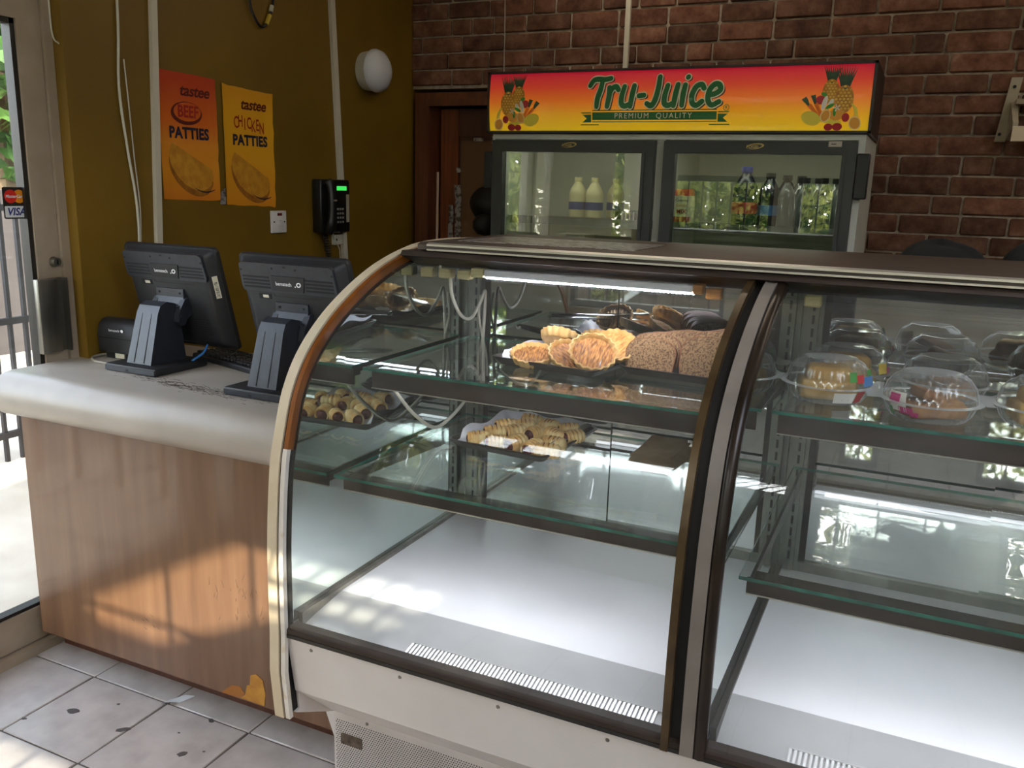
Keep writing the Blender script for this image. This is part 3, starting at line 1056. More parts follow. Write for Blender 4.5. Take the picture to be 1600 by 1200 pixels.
pr = thing('receipt_printer', 'black receipt printer tucked behind the left terminal', 'printer', (-2.27, 1.97, .925))
secp = [(1.935, .945), (1.931, 1.00), (1.938, 1.033), (1.952, 1.048), (1.970, 1.053), (1.995, 1.050), (2.002, 1.03), (2.002, .945)]
MB().prism(secp, lambda u, v, d_: (d_, u, v), -2.362, -2.19).build('housing', 'pos_black_soft', pr, angle=.6)
MB().box(-2.355, -2.20, 1.930, 1.936, .992, .996).build('lid_seam', 'vent_black', pr)
MB().box(-2.345, -2.20, 1.945, 2.0, .925, .945).build('base', 'vent_black', pr)
text('lettering', 'bematech', .012, (-2.29, 1.9325, 1.018), FRONT, 'white_print', pr)
rg = MB(); rg.flat(circ(-2.255, 1.019, .006, .005, 14), lambda u, v, d_: (u, d_, v), 1.9322); rg.build('ring_emblem', 'white_print', pr)
MB().box(-2.30, -2.26, 1.940, 1.946, .928, .944).build('port_panel', 'port_white', pr)

# keyboard
kb = thing('keyboard', 'black keyboard lying behind the left terminal', 'keyboard', (-1.93, 2.10, .925))
KT = Matrix.Translation((-1.90, 2.085, .925)) @ Matrix.Rotation(-.28, 4, 'Z')
MB().bbox(-.20, .20, -.065, .065, 0, .018, .004, 1, M=KT).build('body', 'pos_black_soft', kb)
kme = MB().bbox(-.0078, .0078, -.0078, .0078, 0, .008, .002, 1).mesh('key', 'pos_black_soft')
for r in range(5):
    for q in range(20):
        o = inst('key', kme, kb, KT @ Vector((-.184 + .0193 * q, -.045 + .0215 * r, .018)), (0, 0, -.28))

tag(MB().tube(smooth([(-1.985, 2.02, .99), (-1.975, 1.99, .97), (-1.99, 1.96, .95), (-2.02, 1.985, .935), (-2.06, 2.04, .931)]), .0035, 8).build('network_cable', 'cable_blue'),
    'blue network cable hanging under the left terminal', 'cable')
tag(MB().tube(smooth([(-2.25, 1.952, .937), (-2.21, 1.925, .936), (-2.18, 1.905, .930), (-2.23, 1.90, .929), (-2.25, 1.915, .929), (-2.215, 1.93, .931)]), .0035, 8).build('network_cable', 'cable_yellow'),
    'yellow network cable looped in front of the printer port', 'cable')
tag(MB().tube(smooth([(-2.33, 2.0, .932), (-2.365, 1.95, .931), (-2.355, 1.90, .930), (-2.28, 1.86, .930), (-2.18, 1.89, .930), (-2.12, 1.93, .954)]), .0042, 8).build('power_cable', 'cable_grey'),
    'grey power cable curling from the wall to the left terminal', 'cable')

# ================================================================== ON THE LEFT WALL
xw = XW


def trunk(name, pts, w, label):
    m = MB()
    (y0, z0), (y1, z1) = pts
    m.add([(xw, y0 - w, z0), (xw, y0 + w, z0), (xw, y1 + w, z1), (xw, y1 - w, z1), (xw + .016, y0 - w, z0), (xw + .016, y0 + w, z0), (xw + .016, y1 + w, z1), (xw + .016, y1 - w, z1)],
          [(0, 1, 2, 3), (4, 5, 6, 7), (0, 1, 5, 4), (1, 2, 6, 5), (2, 3, 7, 6), (3, 0, 4, 7)])
    tag(m.build(name, 'trunking'), label, 'cable trunking')


trunk('cable_trunking', ((2.275, 2.74), (2.190, .93)), .012, 'white cable trunking left of the orange poster')
trunk('cable_trunking', ((3.175, 2.74), (3.275, 1.13)), .015, 'white cable trunking running down behind the telephone')
tag(MB().tube(smooth([(xw + .008, 2.10, 2.74), (xw + .008, 2.10, 2.03), (xw + .008, 2.085, 1.78), (xw + .008, 2.10, 1.60), (xw + .008, 2.125, 1.40), (xw + .008, 2.122, 1.20), (xw + .008, 2.12, .97)]), .0042, 8).build('wall_cable', 'cable_white'),
    'thick white cable hanging down the wall near the door', 'cable')
tag(MB().tube(smooth([(xw + .007, 2.112, 1.86), (xw + .007, 2.12, 1.72), (xw + .007, 2.128, 1.55), (xw + .007, 2.138, 1.40), (xw + .007, 2.13, 1.25)]), .0022, 6).build('wall_cable', 'cable_white'),
    'thin white wire beside the thick hanging cable', 'cable')
tag(MB().tube(smooth([(xw - .040, 1.896, 2.40), (xw - .040, 1.896, 2.0), (xw - .036, 1.896, 1.90), (xw - .012, 1.896, 1.875)]), .0025, 6).build('wall_cable', 'cable_white'),
    'short pale wire on the yellow splay above the door frame', 'cable')
lp = thing('cable_loop', 'black cable loop with yellow plug hanging from above', 'cable', (xw, 2.76, 2.1))
MB().tube(smooth([(xw + .012, 2.69, 2.74), (xw + .012, 2.695, 2.35), (xw + .012, 2.70, 2.15), (xw + .014, 2.722, 2.09), (xw + .014, 2.755, 2.063), (xw + .014, 2.785, 2.075), (xw + .014, 2.81, 2.115), (xw + .014, 2.83, 2.17), (xw + .012, 2.84, 2.4), (xw + .012, 2.84, 2.74)]), .005, 8).build('cord', 'cable_black', lp)
MB().tube([(xw + .014, 2.786, 2.075), (xw + .014, 2.808, 2.112)], .0085, 10).build('yellow_plug', 'cable_yellow', lp)
MB().tube([(xw + .014, 2.814, 2.126), (xw + .014, 2.822, 2.148)], .008, 10).build('white_collar', 'cable_white', lp)

# round wall light
wlmp = thing('wall_light', 'round white bulkhead light on the olive wall', 'lamp', (xw, 3.46, 1.99))
MX = Matrix.Translation((xw, 3.465, 1.99)) @ Matrix.Rotation(PI / 2, 4, 'Y')
MB().lathe([(.082, 0), (.085, .02), (.085, .045), (.080, .05)], 40, M=MX).build('base_ring', 'lamp_ring', wlmp)
MB().lathe([(.086, .046), (.093, .052), (.093, .062), (.085, .082), (.064, .100), (.036, .110), (.004, .113)], 40, M=MX).build('globe', 'lamp_white', wlmp)

# switch
sw = thing('wall_switch', 'white wall switch with dark label below the yellow poster', 'switch', (xw, 2.83, 1.335))
MB().bbox(xw, xw + .010, 2.786, 2.876, 1.290, 1.378, .003, 2).build('plate', 'switch_white', sw)
MB().bbox(xw + .009, xw + .015, 2.823, 2.840, 1.318, 1.340, .002, 1).build('rocker', 'switch_white', sw)
MB().box(xw + .0098, xw + .0112, 2.820, 2.848, 1.358, 1.369).build('indicator', 'print_darkred', sw)
for yy in (2.80, 2.862):
    MB().cyl((xw + .0095, yy, 1.334), (xw + .0112, yy, 1.334), .0035, n=10).build('screw', 'vent_black', sw)

# telephone
ph = thing('telephone', 'black wall telephone with green display', 'telephone', (xw, 3.15, 1.395))
MB().bbox(xw, xw + .05, 3.055, 3.262, 1.282, 1.508, .008, 2).build('body', 'phone_black', ph)
MB().box(xw + .0495, xw + .0512, 3.165, 3.235, 1.462, 1.480).build('display', 'phone_screen', ph)
hs = MB()
hs.tube(smooth([(xw + .060, 3.088, 1.500), (xw + .075, 3.088, 1.47), (xw + .082, 3.088, 1.40), (xw + .075, 3.088, 1.32), (xw + .060, 3.088, 1.285)], 5), [.020, .022, .022, .020, .018, .017, .016, .016, .016, .016, .016, .016, .017, .018, .020, .022, .022, .022, .022, .021, .020], 12)
hs.build('handset', 'phone_black', ph)
MB().box(xw + .096, xw + .0985, 3.080, 3.10, 1.418, 1.424).build('handset_label', 'phone_card', ph)
MB().box(xw + .0495, xw + .0515, 3.232, 3.252, 1.325, 1.445).build('index_card', 'phone_card', ph)
kme2 = MB().bbox(0, .004, -.005, .005, -.0045, .0045, .001, 1).mesh('key', 'phone_key')
for r in range(4):
    for q in range(3):
        inst('key', kme2, ph, (xw + .049, 3.170 + .018 * q, 1.382 - .0185 * r))
pts = []
for k in range(150):
    t = k / 149
    a = t * 2 * PI * 19
    c0 = Vector((xw + .035, 3.095 + .03 * math.sin(t * 2.2), 1.282 - t * .21))
    pts.append(c0 + Vector((math.cos(a), math.sin(a), 0)) * .012)
MB().tube(pts, .0030, 5).build('coiled_cord', 'phone_black', ph)
jk = thing('phone_jack', 'small cream phone socket under the telephone', 'socket', (xw, 3.21, 1.24))
MB().bbox(xw, xw + .02, 3.185, 3.245, 1.225, 1.270, .003, 1).build('box', 'trunking', jk)
MB().box(xw + .0195, xw + .021, 3.195, 3.203, 1.243, 1.252).build('socket_hole', 'vent_black', jk)
tag(MB().tube(smooth([(xw + .02, 3.17, 1.282), (xw + .022, 3.185, 1.25), (xw + .022, 3.21, 1.215), (xw + .012, 3.232, 1.19), (xw + .012, 3.235, 1.13)]), .0022, 6).build('phone_wire', 'cable_white'),
    'thin white wire leaving the telephone socket', 'cable')

# posters
YA = 3.87


def poster(name, mname, y0, y1, z0, z1, label, skew):
    t = thing(name, label, 'poster', (xw + .001, (y0 + y1) / 2, (z0 + z1) / 2))
    W, H = y1 - y0, z1 - z0

    def F(u, v, d):
        return (xw + .0016 + d + .004 * max(0, abs(u - .5) - .44) / .06, y0 + u * W, z0 + v * H + skew * u)
    e = random.Random(len(name) + int(y0 * 100))
    m = MB()
    n = 12
    A = [(0 + e.uniform(-.004, .004), k / n) for k in range(n + 1)]
    B = [(1 + e.uniform(-.010, .006), k / n) for k in range(n + 1)]
    rows = []
    vs = []; fs = []
    nu = 8
    for k in range(n + 1):
        for q in range(nu + 1):
            u = A[k][0] + (B[k][0] - A[k][0]) * q / nu
            v = k / n + (e.uniform(-.006, .004) if k in (0, n) else 0)
            vs.append(F(u, v, 0))
    for k in range(n):
        for q in range(nu):
            a = k * (nu + 1) + q
            fs.append((a, a + 1, a + nu + 2, a + nu + 1))
    m.add(vs, fs)
    m.add([(x - .0008, y, z) for x, y, z in vs], [f[::-1] for f in fs])
    m.build('sheet', mname, t)
    return t, F, W, H


def patty(t, F, cu, cv, s, rot):
    for nm, du, dv, mname, d in (('printed_patty', -.01, -.05, 'print_crust_dark', .0006), ('printed_patty', 0, 0, 'print_crust', .0010)):
        pts = []
        for k in range(25):
            a = PI + PI * k / 24
            pts.append((math.cos(a) * .40, math.sin(a) * .20))
        pts.append((.36, .05)); pts.append((-.36, .08))
        c_, s_ = math.cos(rot), math.sin(rot)
        P2 = [(cu + du + (u * c_ - v * s_ * .55) * s, cv + dv + (u * s_ * .55 + v * c_) * s) for u, v in pts]
        MB().flat(P2, F, d).build(nm, mname, t)
    cr = MB()
    for k in range(13):
        a = PI * 1.35 + PI * .5 * k / 12
        u, v = math.cos(a), math.sin(a)
        p = [(u * .40, v * .20), (u * .36, v * .165), (u * .36 + .006, v * .165)]
        cr.flat([(cu + (x * c_ - y * s_ * .55) * s, cv + (x * s_ * .55 + y * c_) * s) for x, y in p], F, .0013)
    cr.build('printed_crimps', 'print_crust_dark', t)


pb, F, W, H = poster('beef_poster', 'poster_beef', 2.245, 2.512, 1.424, 1.850, 'orange beef patties poster on the olive wall', -.004)
text('lettering', 'tastee', .054, F(.62, .868, .0012), EAST, 'print_darkred', pb, bold=.0012, shear=.25, sx=1.12, space=.95)
o_ = circ(.47, .690, .27, .092, 30, .02); i_ = circ(.485, .702, .235, .075, 30, .02)
rg = MB(); rg.add([F(u, v, .0010) for u, v in o_] + [F(u, v, .0010) for u, v in i_], [(k, (k + 1) % 30, 30 + (k + 1) % 30, 30 + k) for k in range(30)])
rg.build('printed_ring', 'print_darkred', pb)
text('lettering', 'BEEF', .056, F(.49, .700, .0014), EAST, 'print_red', pb, bold=.0016, sx=.85, shear=.05)
text('lettering', 'PATTIES', .052, F(.50, .530, .0012), EAST, 'print_navy', pb, bold=.0022, sx=.95, space=1.05)
patty(pb, F, .52, .29, 1.05, -.42)
sw_ = MB(); ribbon(sw_, [(u, .075 + (u - .75) ** 2 * .8 - .01) for u in np.linspace(.55, .95, 12)], [.002 + .004 * math.sin(k / 11 * PI) for k in range(12)], F, .0012); sw_.build('printed_swoosh', 'print_navy', pb)

pc, F, W, H = poster('chicken_poster', 'poster_chicken', 2.545, 2.818, 1.405, 1.836, 'yellow chicken patties poster on the olive wall', -.012)
text('lettering', 'tastee', .054, F(.60, .868, .0012), EAST, 'print_darkred', pc, bold=.0012, shear=.25, sx=1.12, space=.95)
for k, ch in enumerate('CHICKEN'):
    text('lettering', ch, .060, F(.25 + .085 * k, .705 + (.012 if k % 2 else -.006) - .003 * k, .0014), EAST, 'print_red', pc, bold=.0008, sx=.62)
text('lettering', 'PATTIES', .052, F(.52, .560, .0012), EAST, 'print_navy', pc, bold=.0022, sx=.98, space=1.05)
patty(pc, F, .52, .29, 1.05, -.42)
sw_ = MB(); ribbon(sw_, [(u, .075 + (u - .75) ** 2 * .8 - .01) for u in np.linspace(.55, .95, 12)], [.002 + .004 * math.sin(k / 11 * PI) for k in range(12)], F, .0012); sw_.build('printed_swoosh', 'print_navy', pc)
tag(MB().prism([(2.515, 1.405), (2.545, 1.405), (2.545, 1.468), (2.522, 1.45)], lambda u, v, d_: (xw + d_, u, v), .0005, .0018).build('torn_flyer', 'duct_tape'),
    'torn scrap of flyer between the two posters', 'paper')

# ---- brick wall fittings
tag(MB().box(-1.283, -1.262, YB - .028, YB - .009, 1.94, 2.745).build('cable_trunking', 'trunking'), 'thin white cable trunking above the fridge sign', 'cable trunking')
tag(MB().tube([(-1.875, YB - .012, 2.745), (-1.868, YB - .012, 1.95)], .0025, 6).build('wall_cable', 'cable_grey'), 'thin grey wire on the bricks left of the fridge sign', 'cable')
bk = thing('wall_bracket', 'grey painted wall bracket screwed to the brick wall', 'bracket', (.25, YB, 1.83))
MB().add([(.228, YB - .03, 1.945), (.265, YB - .03, 1.945), (.236, YB - .03, 1.715), (.200, YB - .03, 1.715), (.228, YB - .01, 1.945), (.265, YB - .01, 1.945), (.236, YB - .01, 1.715), (.200, YB - .01, 1.715)],
         [(0, 1, 2, 3), (4, 7, 6, 5), (0, 4, 5, 1), (1, 5, 6, 2), (2, 6, 7, 3), (3, 7, 4, 0)]).build('back_plate', 'bracket_grey', bk)
MB().add([(.236, YB - .03, 1.86), (.258, YB - .03, 1.86), (.262, YB - .16, 1.775), (.244, YB - .16, 1.775), (.236, YB - .03, 1.72), (.258, YB - .03, 1.72), (.262, YB - .16, 1.755), (.244, YB - .16, 1.755)],
         [(0, 1, 2, 3), (4, 7, 6, 5), (0, 4, 5, 1), (1, 5, 6, 2), (2, 6, 7, 3), (3, 7, 4, 0)]).build('arm', 'bracket_grey', bk)
MB().box(.25, .62, YB - .10, YB - .02, 1.845, 1.862).build('shelf_board', 'bracket_grey', bk)
MB().box(.245, .62, YB - .17, YB - .15, 1.71, 1.762).build('front_bar', 'cream_paint', bk)
for x, z_ in ((.241, 1.912), (.214, 1.742)):
    MB().cyl((x, YB - .034, z_), (x, YB - .029, z_), .006, n=10).build('bolt', 'vent_black', bk)
# ================================================================== DRINKS COOLER
YFR = 3.20
fr = thing('drinks_cooler', 'two door glass drinks cooler with fruit juice sign on top', 'fridge', (-.90, 3.5, 0))
m = MB()
X0, X1 = -1.588, -.208
m.box(X0, X0 + .03, 3.235, 3.80, .05, 1.70); m.box(X1 - .03, X1, 3.235, 3.80, .05, 1.70)
m.box(X0 + .03, X1 - .03, 3.235, 3.80, 1.665, 1.70); m.box(X0 + .03, X1 - .03, 3.235, 3.80, .05, .20); m.box(X0 + .03, X1 - .03, 3.77, 3.80, .20, 1.665)
m.box(X0, X1, 3.195, 3.235, 1.682, 1.70); m.box(-.918, -.888, 3.20, 3.235, .12, 1.682)
m.box(X1 - .022, X1, 3.195, 3.235, .12, 1.682); m.box(X0, X0 + .010, 3.195, 3.235, .12, 1.682)
m.build('cabinet_body', 'fridge_white', fr)
m = MB()
m.box(X0 + .03, X1 - .03, 3.74, 3.769, .20, 1.665); m.box(X0 + .031, X0 + .034, 3.25, 3.74, .2, 1.665); m.box(X1 - .034, X1 - .031, 3.25, 3.74, .2, 1.665)
m.box(X0 + .03, X1 - .03, 3.24, 3.74, 1.655, 1.664)
m.box(X0 + .04, X1 - .04, 3.735, 3.742, 1.55, 1.553)
m.build('lining', 'fridge_inner', fr)
MB().box(-.915, -.89, 3.236, 3.74, .2, 1.66).build('partition', 'fridge_inner', fr)
for a, b in ((-1.50, -1.0), (-.80, -.32)):
    MB().box(a, b, 3.25, 3.27, 1.642, 1.656).build('cooler_fill', 'cooler_fill', fr)  # glow strips added to brighten the cooler interior
for a, b in ((X0 + .035, -.92), (-.885, X1 - .035)):
    for zz in (1.375, 1.056, .58):
        s = MB()
        for k in range(12):
            y = 3.29 + .038 * k
            s.box(a, b, y - .002, y + .002, zz - .004, zz)
        s.box(a, b, 3.262, 3.270, zz - .018, zz + .004); s.box(a, b, 3.274, 3.278, zz - .002, zz + .012)
        s.build('wire_shelf', 'slot_metal', fr)
for k, (a, b, ga, gb) in enumerate(((-1.577, -.920, -1.530, -.966), (-.886, -.231, -.842, -.276))):
    d = MB()
    z0, z1, gz0, gz1 = .13, 1.676, .20, 1.634
    for x0, x1, q0, q1 in ((a, ga, z0, z1), (gb, b, z0, z1), (ga, gb, gz1, z1), (ga, gb, z0, gz0)):
        d.box(x0, x1, 3.168, 3.20, q0, q1)
    for x0, x1, q0, q1 in ((ga - .012, ga, gz0, gz1), (gb, gb + .012, gz0, gz1), (ga, gb, gz1 - .0, gz1 + .012)):
        d.box(x0, x1, 3.163, 3.168, q0, q1)
    dd = d.build('glass_door', 'fridge_door', fr)
    MB().add([(ga, 3.171, gz0), (gb, 3.171, gz0), (gb, 3.194, gz1), (ga, 3.194, gz1), (ga, 3.175, gz0), (gb, 3.175, gz0), (gb, 3.198, gz1), (ga, 3.198, gz1)], [(0, 1, 2, 3), (4, 7, 6, 5), (0, 4, 5, 1), (1, 5, 6, 2), (2, 6, 7, 3), (3, 7, 4, 0)]).build('pane', 'glass_fridge', dd)
    lx = -1.256 if k == 0 else -.566
    fb = lambda u, v, d_: (lx + u, 3.1675 - d_, 1.657 + v)
    em = MB()
    o_ = circ(.004, .002, .030, .0095, 24, .12); i_ = circ(.000, .001, .027, .0068, 24, .12)
    em.add([fb(u, v, .001) for u, v in o_] + [fb(u, v, .001) for u, v in i_], [(q, (q + 1) % 24, 24 + (q + 1) % 24, 24 + q) for q in range(24)])
    em.build('oval_emblem', 'badge_gold', dd)
    text('lettering', 'FOGEL', .013, fb(-.004, 0, .0015), FRONT, 'badge_gold', dd, bold=.0003, sx=1.1)
    if k == 1:
        lb = MB().box(-.322, -.280, 3.166, 3.168, 1.659, 1.677).build('paper_label', 'phone_card', dd)
        MB().box(-.314, -.298, 3.1655, 3.166, 1.666, 1.669).build('label_line', 'print_navy', dd)
MB().bbox(-1.612, -1.578, 3.165, 3.205, 1.49, 1.632, .004, 1).build('hinge_cover', 'hinge_black', fr)
MB().bbox(-.230, -.188, 3.165, 3.205, 1.49, 1.638, .004, 1).build('hinge_cover', 'hinge_black', fr)
# sign box with a gently bowed face
SX0, SX1, SZ0, SZ1 = -1.606, -.196, 1.703, 1.930
sb = MB()
sb.box(SX0, SX1, 3.19, 3.62, SZ0, SZ1)
for x0, x1, q0, q1 in ((SX0, SX0 + .010, SZ0, SZ1), (SX1 - .010, SX1, SZ0, SZ1), (SX0, SX1, SZ1 - .008, SZ1), (SX0, SX1, SZ0, SZ0 + .008)):
    sb.box(x0, x1, 3.172, 3.19, q0, q1)
sgn = sb.build('sign_box', 'sign_frame', fr)
FXa, FXb, FZa, FZb = SX0 + .010, SX1 - .010, SZ0 + .008, SZ1 - .008
SW, SH = FXb - FXa, FZb - FZa


def S(u, v, d=0):   # u in 0..SW, v in 0..SH metres on the sign face
    q = v / SH
    return (FXa + u, 3.184 - .012 * (1 - (2 * q - 1) ** 2) - d, FZa + v)


MB().grid(lambda a, b: S(a * SW, b * SH), 6, 16).build('sign_face', 'sign_face', sgn)


def dense(poly, step=.012):
    out = []
    for i, p in enumerate(poly):
        q = poly[(i + 1) % len(poly)]
        n = max(1, int(math.hypot(q[0] - p[0], q[1] - p[1]) / step))
        for k in range(n):
            out.append((p[0] + (q[0] - p[0]) * k / n, p[1] + (q[1] - p[1]) * k / n))
    return out


def flatS(mb, poly, d):
    """fan around the centroid keeps the print on the bowed face"""
    poly = dense(poly)
    cx = sum(p[0] for p in poly) / len(poly); cz = sum(p[1] for p in poly) / len(poly)
    vs = [S(cx, cz, d)] + [S(u, v, d) for u, v in poly]
    n = len(poly)
    mb.add(vs, [(0, 1 + k, 1 + (k + 1) % n) for k in range(n)])


# lettering of the sign: brush strokes, cream outline, dark shadow
LH = .105      # cap height
STR = {
    'T': [[(-.10, .74), (.02, .92), (.20, .95), (.42, .93), (.66, .97)], [(.36, .92), (.33, .60), (.26, .30), (.26, .03)]],
    'r': [[(.06, .66), (.10, .40), (.07, .03)], [(.09, .45), (.18, .63), (.32, .68), (.42, .58)]],
    'u': [[(.10, .68), (.05, .35), (.08, .10), (.22, .03), (.40, .10)], [(.47, .70), (.44, .40), (.42, .02)]],
    '-': [[(.06, .36), (.24, .38)]],
    'J': [[(.36, .97), (.37, .60), (.32, .22), (.20, .03), (.03, .10)]],
    'i': [[(.09, .68), (.07, .35), (.08, .03)], [(.14, .93), (.15, .94)]],
    'c': [[(.46, .56), (.36, .68), (.18, .62), (.07, .36), (.12, .10), (.28, .02), (.46, .14)]],
    'e': [[(.10, .34), (.30, .38), (.46, .50), (.40, .66), (.24, .68), (.09, .50), (.08, .20), (.24, .02), (.48, .12)]],
}
ADV = {'T': .56, 'r': .50, 'u': .60, '-': .34, 'J': .56, 'i': .30, 'c': .54, 'e': .60}
lay = {'print_shadow': (.0010, .010, .006, -.004), 'print_cream': (.0016, .0125, 0, 0), 'print_green': (.0022, .0088, 0, 0)}
ox = .418
for mname, (dp, wd, dx, dz) in lay.items():
    mb = MB(); x = ox
    for ch in 'Tru-Juice':
        for s in STR[ch]:
            P2 = [(p.x, p.y) for p in smooth([(a, b, 0) for a, b in s], 6)] if len(s) > 2 else s
            pts = [(x + a * LH * .95 + b * LH * .10 + dx, .083 + b * LH + dz + (x - ox) * .004) for a, b in P2]
            k = len(pts)
            ribbon(mb, pts, [wd * (1.0 + .10 * math.sin(q / max(1, k - 1) * PI)) for q in range(k)], lambda u, v, d_: S(u, v, d_), dp)
        x += ADV[ch] * LH * 1.02
    mb.build('sign_letters', mname, sgn)
xend = x
rg = MB(); o_ = circ(xend + .012, .078, .011, n=20); i_ = circ(xend + .012, .078, .0088, n=20)
rg.add([S(u, v, .001) for u, v in o_] + [S(u, v, .001) for u, v in i_], [(q, (q + 1) % 20, 20 + (q + 1) % 20, 20 + q) for q in range(20)])
rg.build('mark_ring', 'print_green', sgn)
text('lettering', 'R', .014, S(xend + .012, .078, .0016), FRONT, 'print_green', sgn, bold=.0003)
R0, R1 = ox + .010, xend - .020
for (a, b, c, d_, mname, dp) in ((R0, R1, .038, .066, 'print_green', .0010), (R0, R1, .0705, .0740, 'print_green', .0010), (R0, R1, .0305, .0335, 'print_green', .0010)):
    mb = MB(); flatS(mb, [(a, c), (b, c), (b, d_), (a, d_)], dp); mb.build('ribbon_band', mname, sgn)
for sg in (-1, 1):
    e = R0 - .004 if sg < 0 else R1 + .004
    mb = MB(); flatS(mb, [(e, .030), (e, .058), (e + sg * .035, .058), (e + sg * .018, .044), (e + sg * .035, .030)], .0008)
    flatS(mb, [(e, .062), (e, .066), (e + sg * .042, .066), (e + sg * .036, .062)], .0008)
    flatS(mb, [(e - sg * .03, .020), (e - sg * .03, .0235), (e + sg * .04, .0235), (e + sg * .044, .020)], .0008)
    mb.build('ribbon_tail', 'print_green', sgn)
text('lettering', 'PREMIUM  QUALITY', .027, S((R0 + R1) / 2, .0515, .0042), FRONT, 'print_cream', sgn, sx=1.0, space=1.25)



def fruit(cx, mir):
    f = lambda pts: [(cx + mir * u, v) for u, v in pts]

    def shp(name, mname, polys, d):
        if name in ('pineapple_crown', 'pineapple_scales'):
            mb = MB()
            for p in polys: flatS(mb, f(p), d)
            tag(mb.build(name, mname, sgn), kind='stuff' if 'scales' in name else None)
        else:
            for p in polys:
                mb = MB(); flatS(mb, f(p), d); mb.build(name, mname, sgn)
    for k, (px, pz, s) in enumerate(((-.018, .125, .92), (-.062, .100, 1.05))):
        d0 = .0008 + k * .0006
        leaves = []
        for a in np.linspace(-.62, .62, 9):
            L = .075 * s
            tx, tz = px + math.sin(a) * L * .75, pz + .036 * s + math.cos(a) * L
            tz = min(tz, SH - .002)
            leaves.append([(px + math.sin(a) * .01 - .006, pz + .030 * s), (px + math.sin(a) * .01 + .006, pz + .030 * s), (tx, tz)])
        shp('pineapple_crown', 'pine_leaf', leaves, d0)
        shp('pineapple', 'pine_body', [circ(px, pz, .0285 * s, .043 * s, 24)], d0 + .0002)
        dia = []
        for r in range(-4, 5):
            for c in range(-3, 4):
                u, v = (c + (r % 2) * .5) * .0115 * s, r * .0095 * s
                if (u / (.026 * s)) ** 2 + (v / (.041 * s)) ** 2 < .95:
                    dia.append(circ(px + u, pz + v, .0046 * s, .0042 * s, 6))
        shp('pineapple_scales', 'pine_scale', dia, d0 + .0004)
    D0 = .0022
    shp('apple', 'fruit_red', [circ(.012, .098, .015, .014)], D0)
    shp('apple_slices', 'fruit_white', [circ(-.002, .088, .008, .024, 18, .25), circ(-.022, .089, .007, .013, 18, .5)], D0 + .0003)
    shp('banana', 'fruit_yellow', [[(-.112, .045), (-.106, .070), (-.092, .085), (-.084, .086), (-.094, .070), (-.098, .048)], [(-.06, .03), (-.03, .036), (.0, .038), (.012, .045), (.008, .030), (-.03, .020), (-.06, .018)]], D0 + .0003)
    shp('carrots', 'fruit_carrot', [[(.008, .048), (.016, .045), (.052, .078), (.042, .088)], [(.002, .055), (.010, .050), (.032, .084), (.020, .090)]], D0 + .0004)
    shp('carrot_tops', 'pine_leaf', [[(.045, .083), (.05, .079), (.072, .100), (.058, .110), (.050, .098)], [(.024, .087), (.030, .085), (.044, .112), (.028, .116)]], D0 + .0005)
    shp('mango_half', 'fruit_yellow', [circ(.038, .040, .033, .022, 24, .35)], D0 + .0006)
    shp('orange', 'fruit_orange', [circ(-.042, .052, .022, .020)], D0 + .0006)
    shp('orange_rind', 'fruit_rind', [circ(-.102, .024, .019, .022, 22, -.4), circ(-.008, .048, .016, .021, 22, .35)], D0 + .0008)
    shp('orange_flesh', 'fruit_orange', [circ(-.102, .024, .0155, .0185, 22, -.4), circ(-.008, .048, .0125, .0175, 22, .35)], D0 + .0010)
    shp('berries', 'fruit_red', [circ(-.072, .042, .012, .014), circ(-.048, .013, .016, .012), circ(-.020, .012, .014, .011)], D0 + .0009)
    shp('leaves', 'fruit_leaf', [circ(-.020, .078, .016, .006, 14, -.5), circ(-.036, .060, .005, .014, 14, 0), circ(.002, .116, .010, .006, 14, .4)], D0 + .0011)
    shp('blossom', 'fruit_white', [circ(-.042 + .007 * math.cos(a), .073 + .007 * math.sin(a), .006, .0022, 8, a) for a in np.linspace(0, 2 * PI, 6)[:5]], D0 + .0013)


fruit(.143, 1)
fruit(1.245, -1)


# ---- stock in the cooler
def bottle(name, x, y, z, r, h, body, cap, label, cat='bottle', group=None, band=None):
    t = thing(name, label, cat, (x, y, z), group)
    pr_ = [(r * .8, 0), (r, .008), (r, h * .42), (r * .94, h * .50), (r, h * .57), (r * .9, h * .68), (r * .55, h * .82), (r * .36, h * .88), (r * .36, h * .93)]
    MB().lathe(pr_, 20, (x, y, z)).build('body', body, t)
    MB().lathe([(r * .42, h * .90), (r * .44, h * .905), (r * .44, h * .995), (r * .40, h)], 16, (x, y, z)).build('cap', cap, t)
    if band:
        MB().lathe([(r * 1.01, h * .22), (r * 1.01, h * .41)], 20, (x, y, z), cap0=False, cap1=False).build('label_band', band, t)
    return t


zs = 1.379
bottle('soda_bottle', -.612, 3.33, zs, .046, .215, 'bottle_dark', 'bottle_cap_blue', 'tall dark bottle with a blue cap in the right cooler door', band='label_red')
for k, (x, y, h) in enumerate(((-.530, 3.36, .195), (-.478, 3.42, .190), (-.437, 3.50, .19))):
    bottle('soda_bottle', x, y, zs, .040, h, 'bottle_dark', 'bottle_cap_dark', ['dark bottle directly right of the blue capped one', 'dark bottle second to the right of the blue capped one', 'dark bottle third right of the blue capped one, set further back'][k], band='label_blue' if k == 0 else None)
for k, x in enumerate((-.460, -.396, -.334, -.276)):
    bottle('water_bottle', x, 3.30, zs, .029, .180, 'bottle_clear', 'bottle_cap_dark', 'clear water bottle, ' + ['first', 'second', 'third', 'fourth'][k] + ' from the left in the front row of the cooler', group='water bottles in the cooler')
for k, x in enumerate((-.428, -.365, -.305)):
    bottle('water_bottle', x, 3.39, zs, .029, .180, 'bottle_clear', 'bottle_cap_dark', 'clear water bottle behind the front row of the cooler, ' + ['left', 'middle', 'right'][k] + ' one', group='water bottles in the cooler')
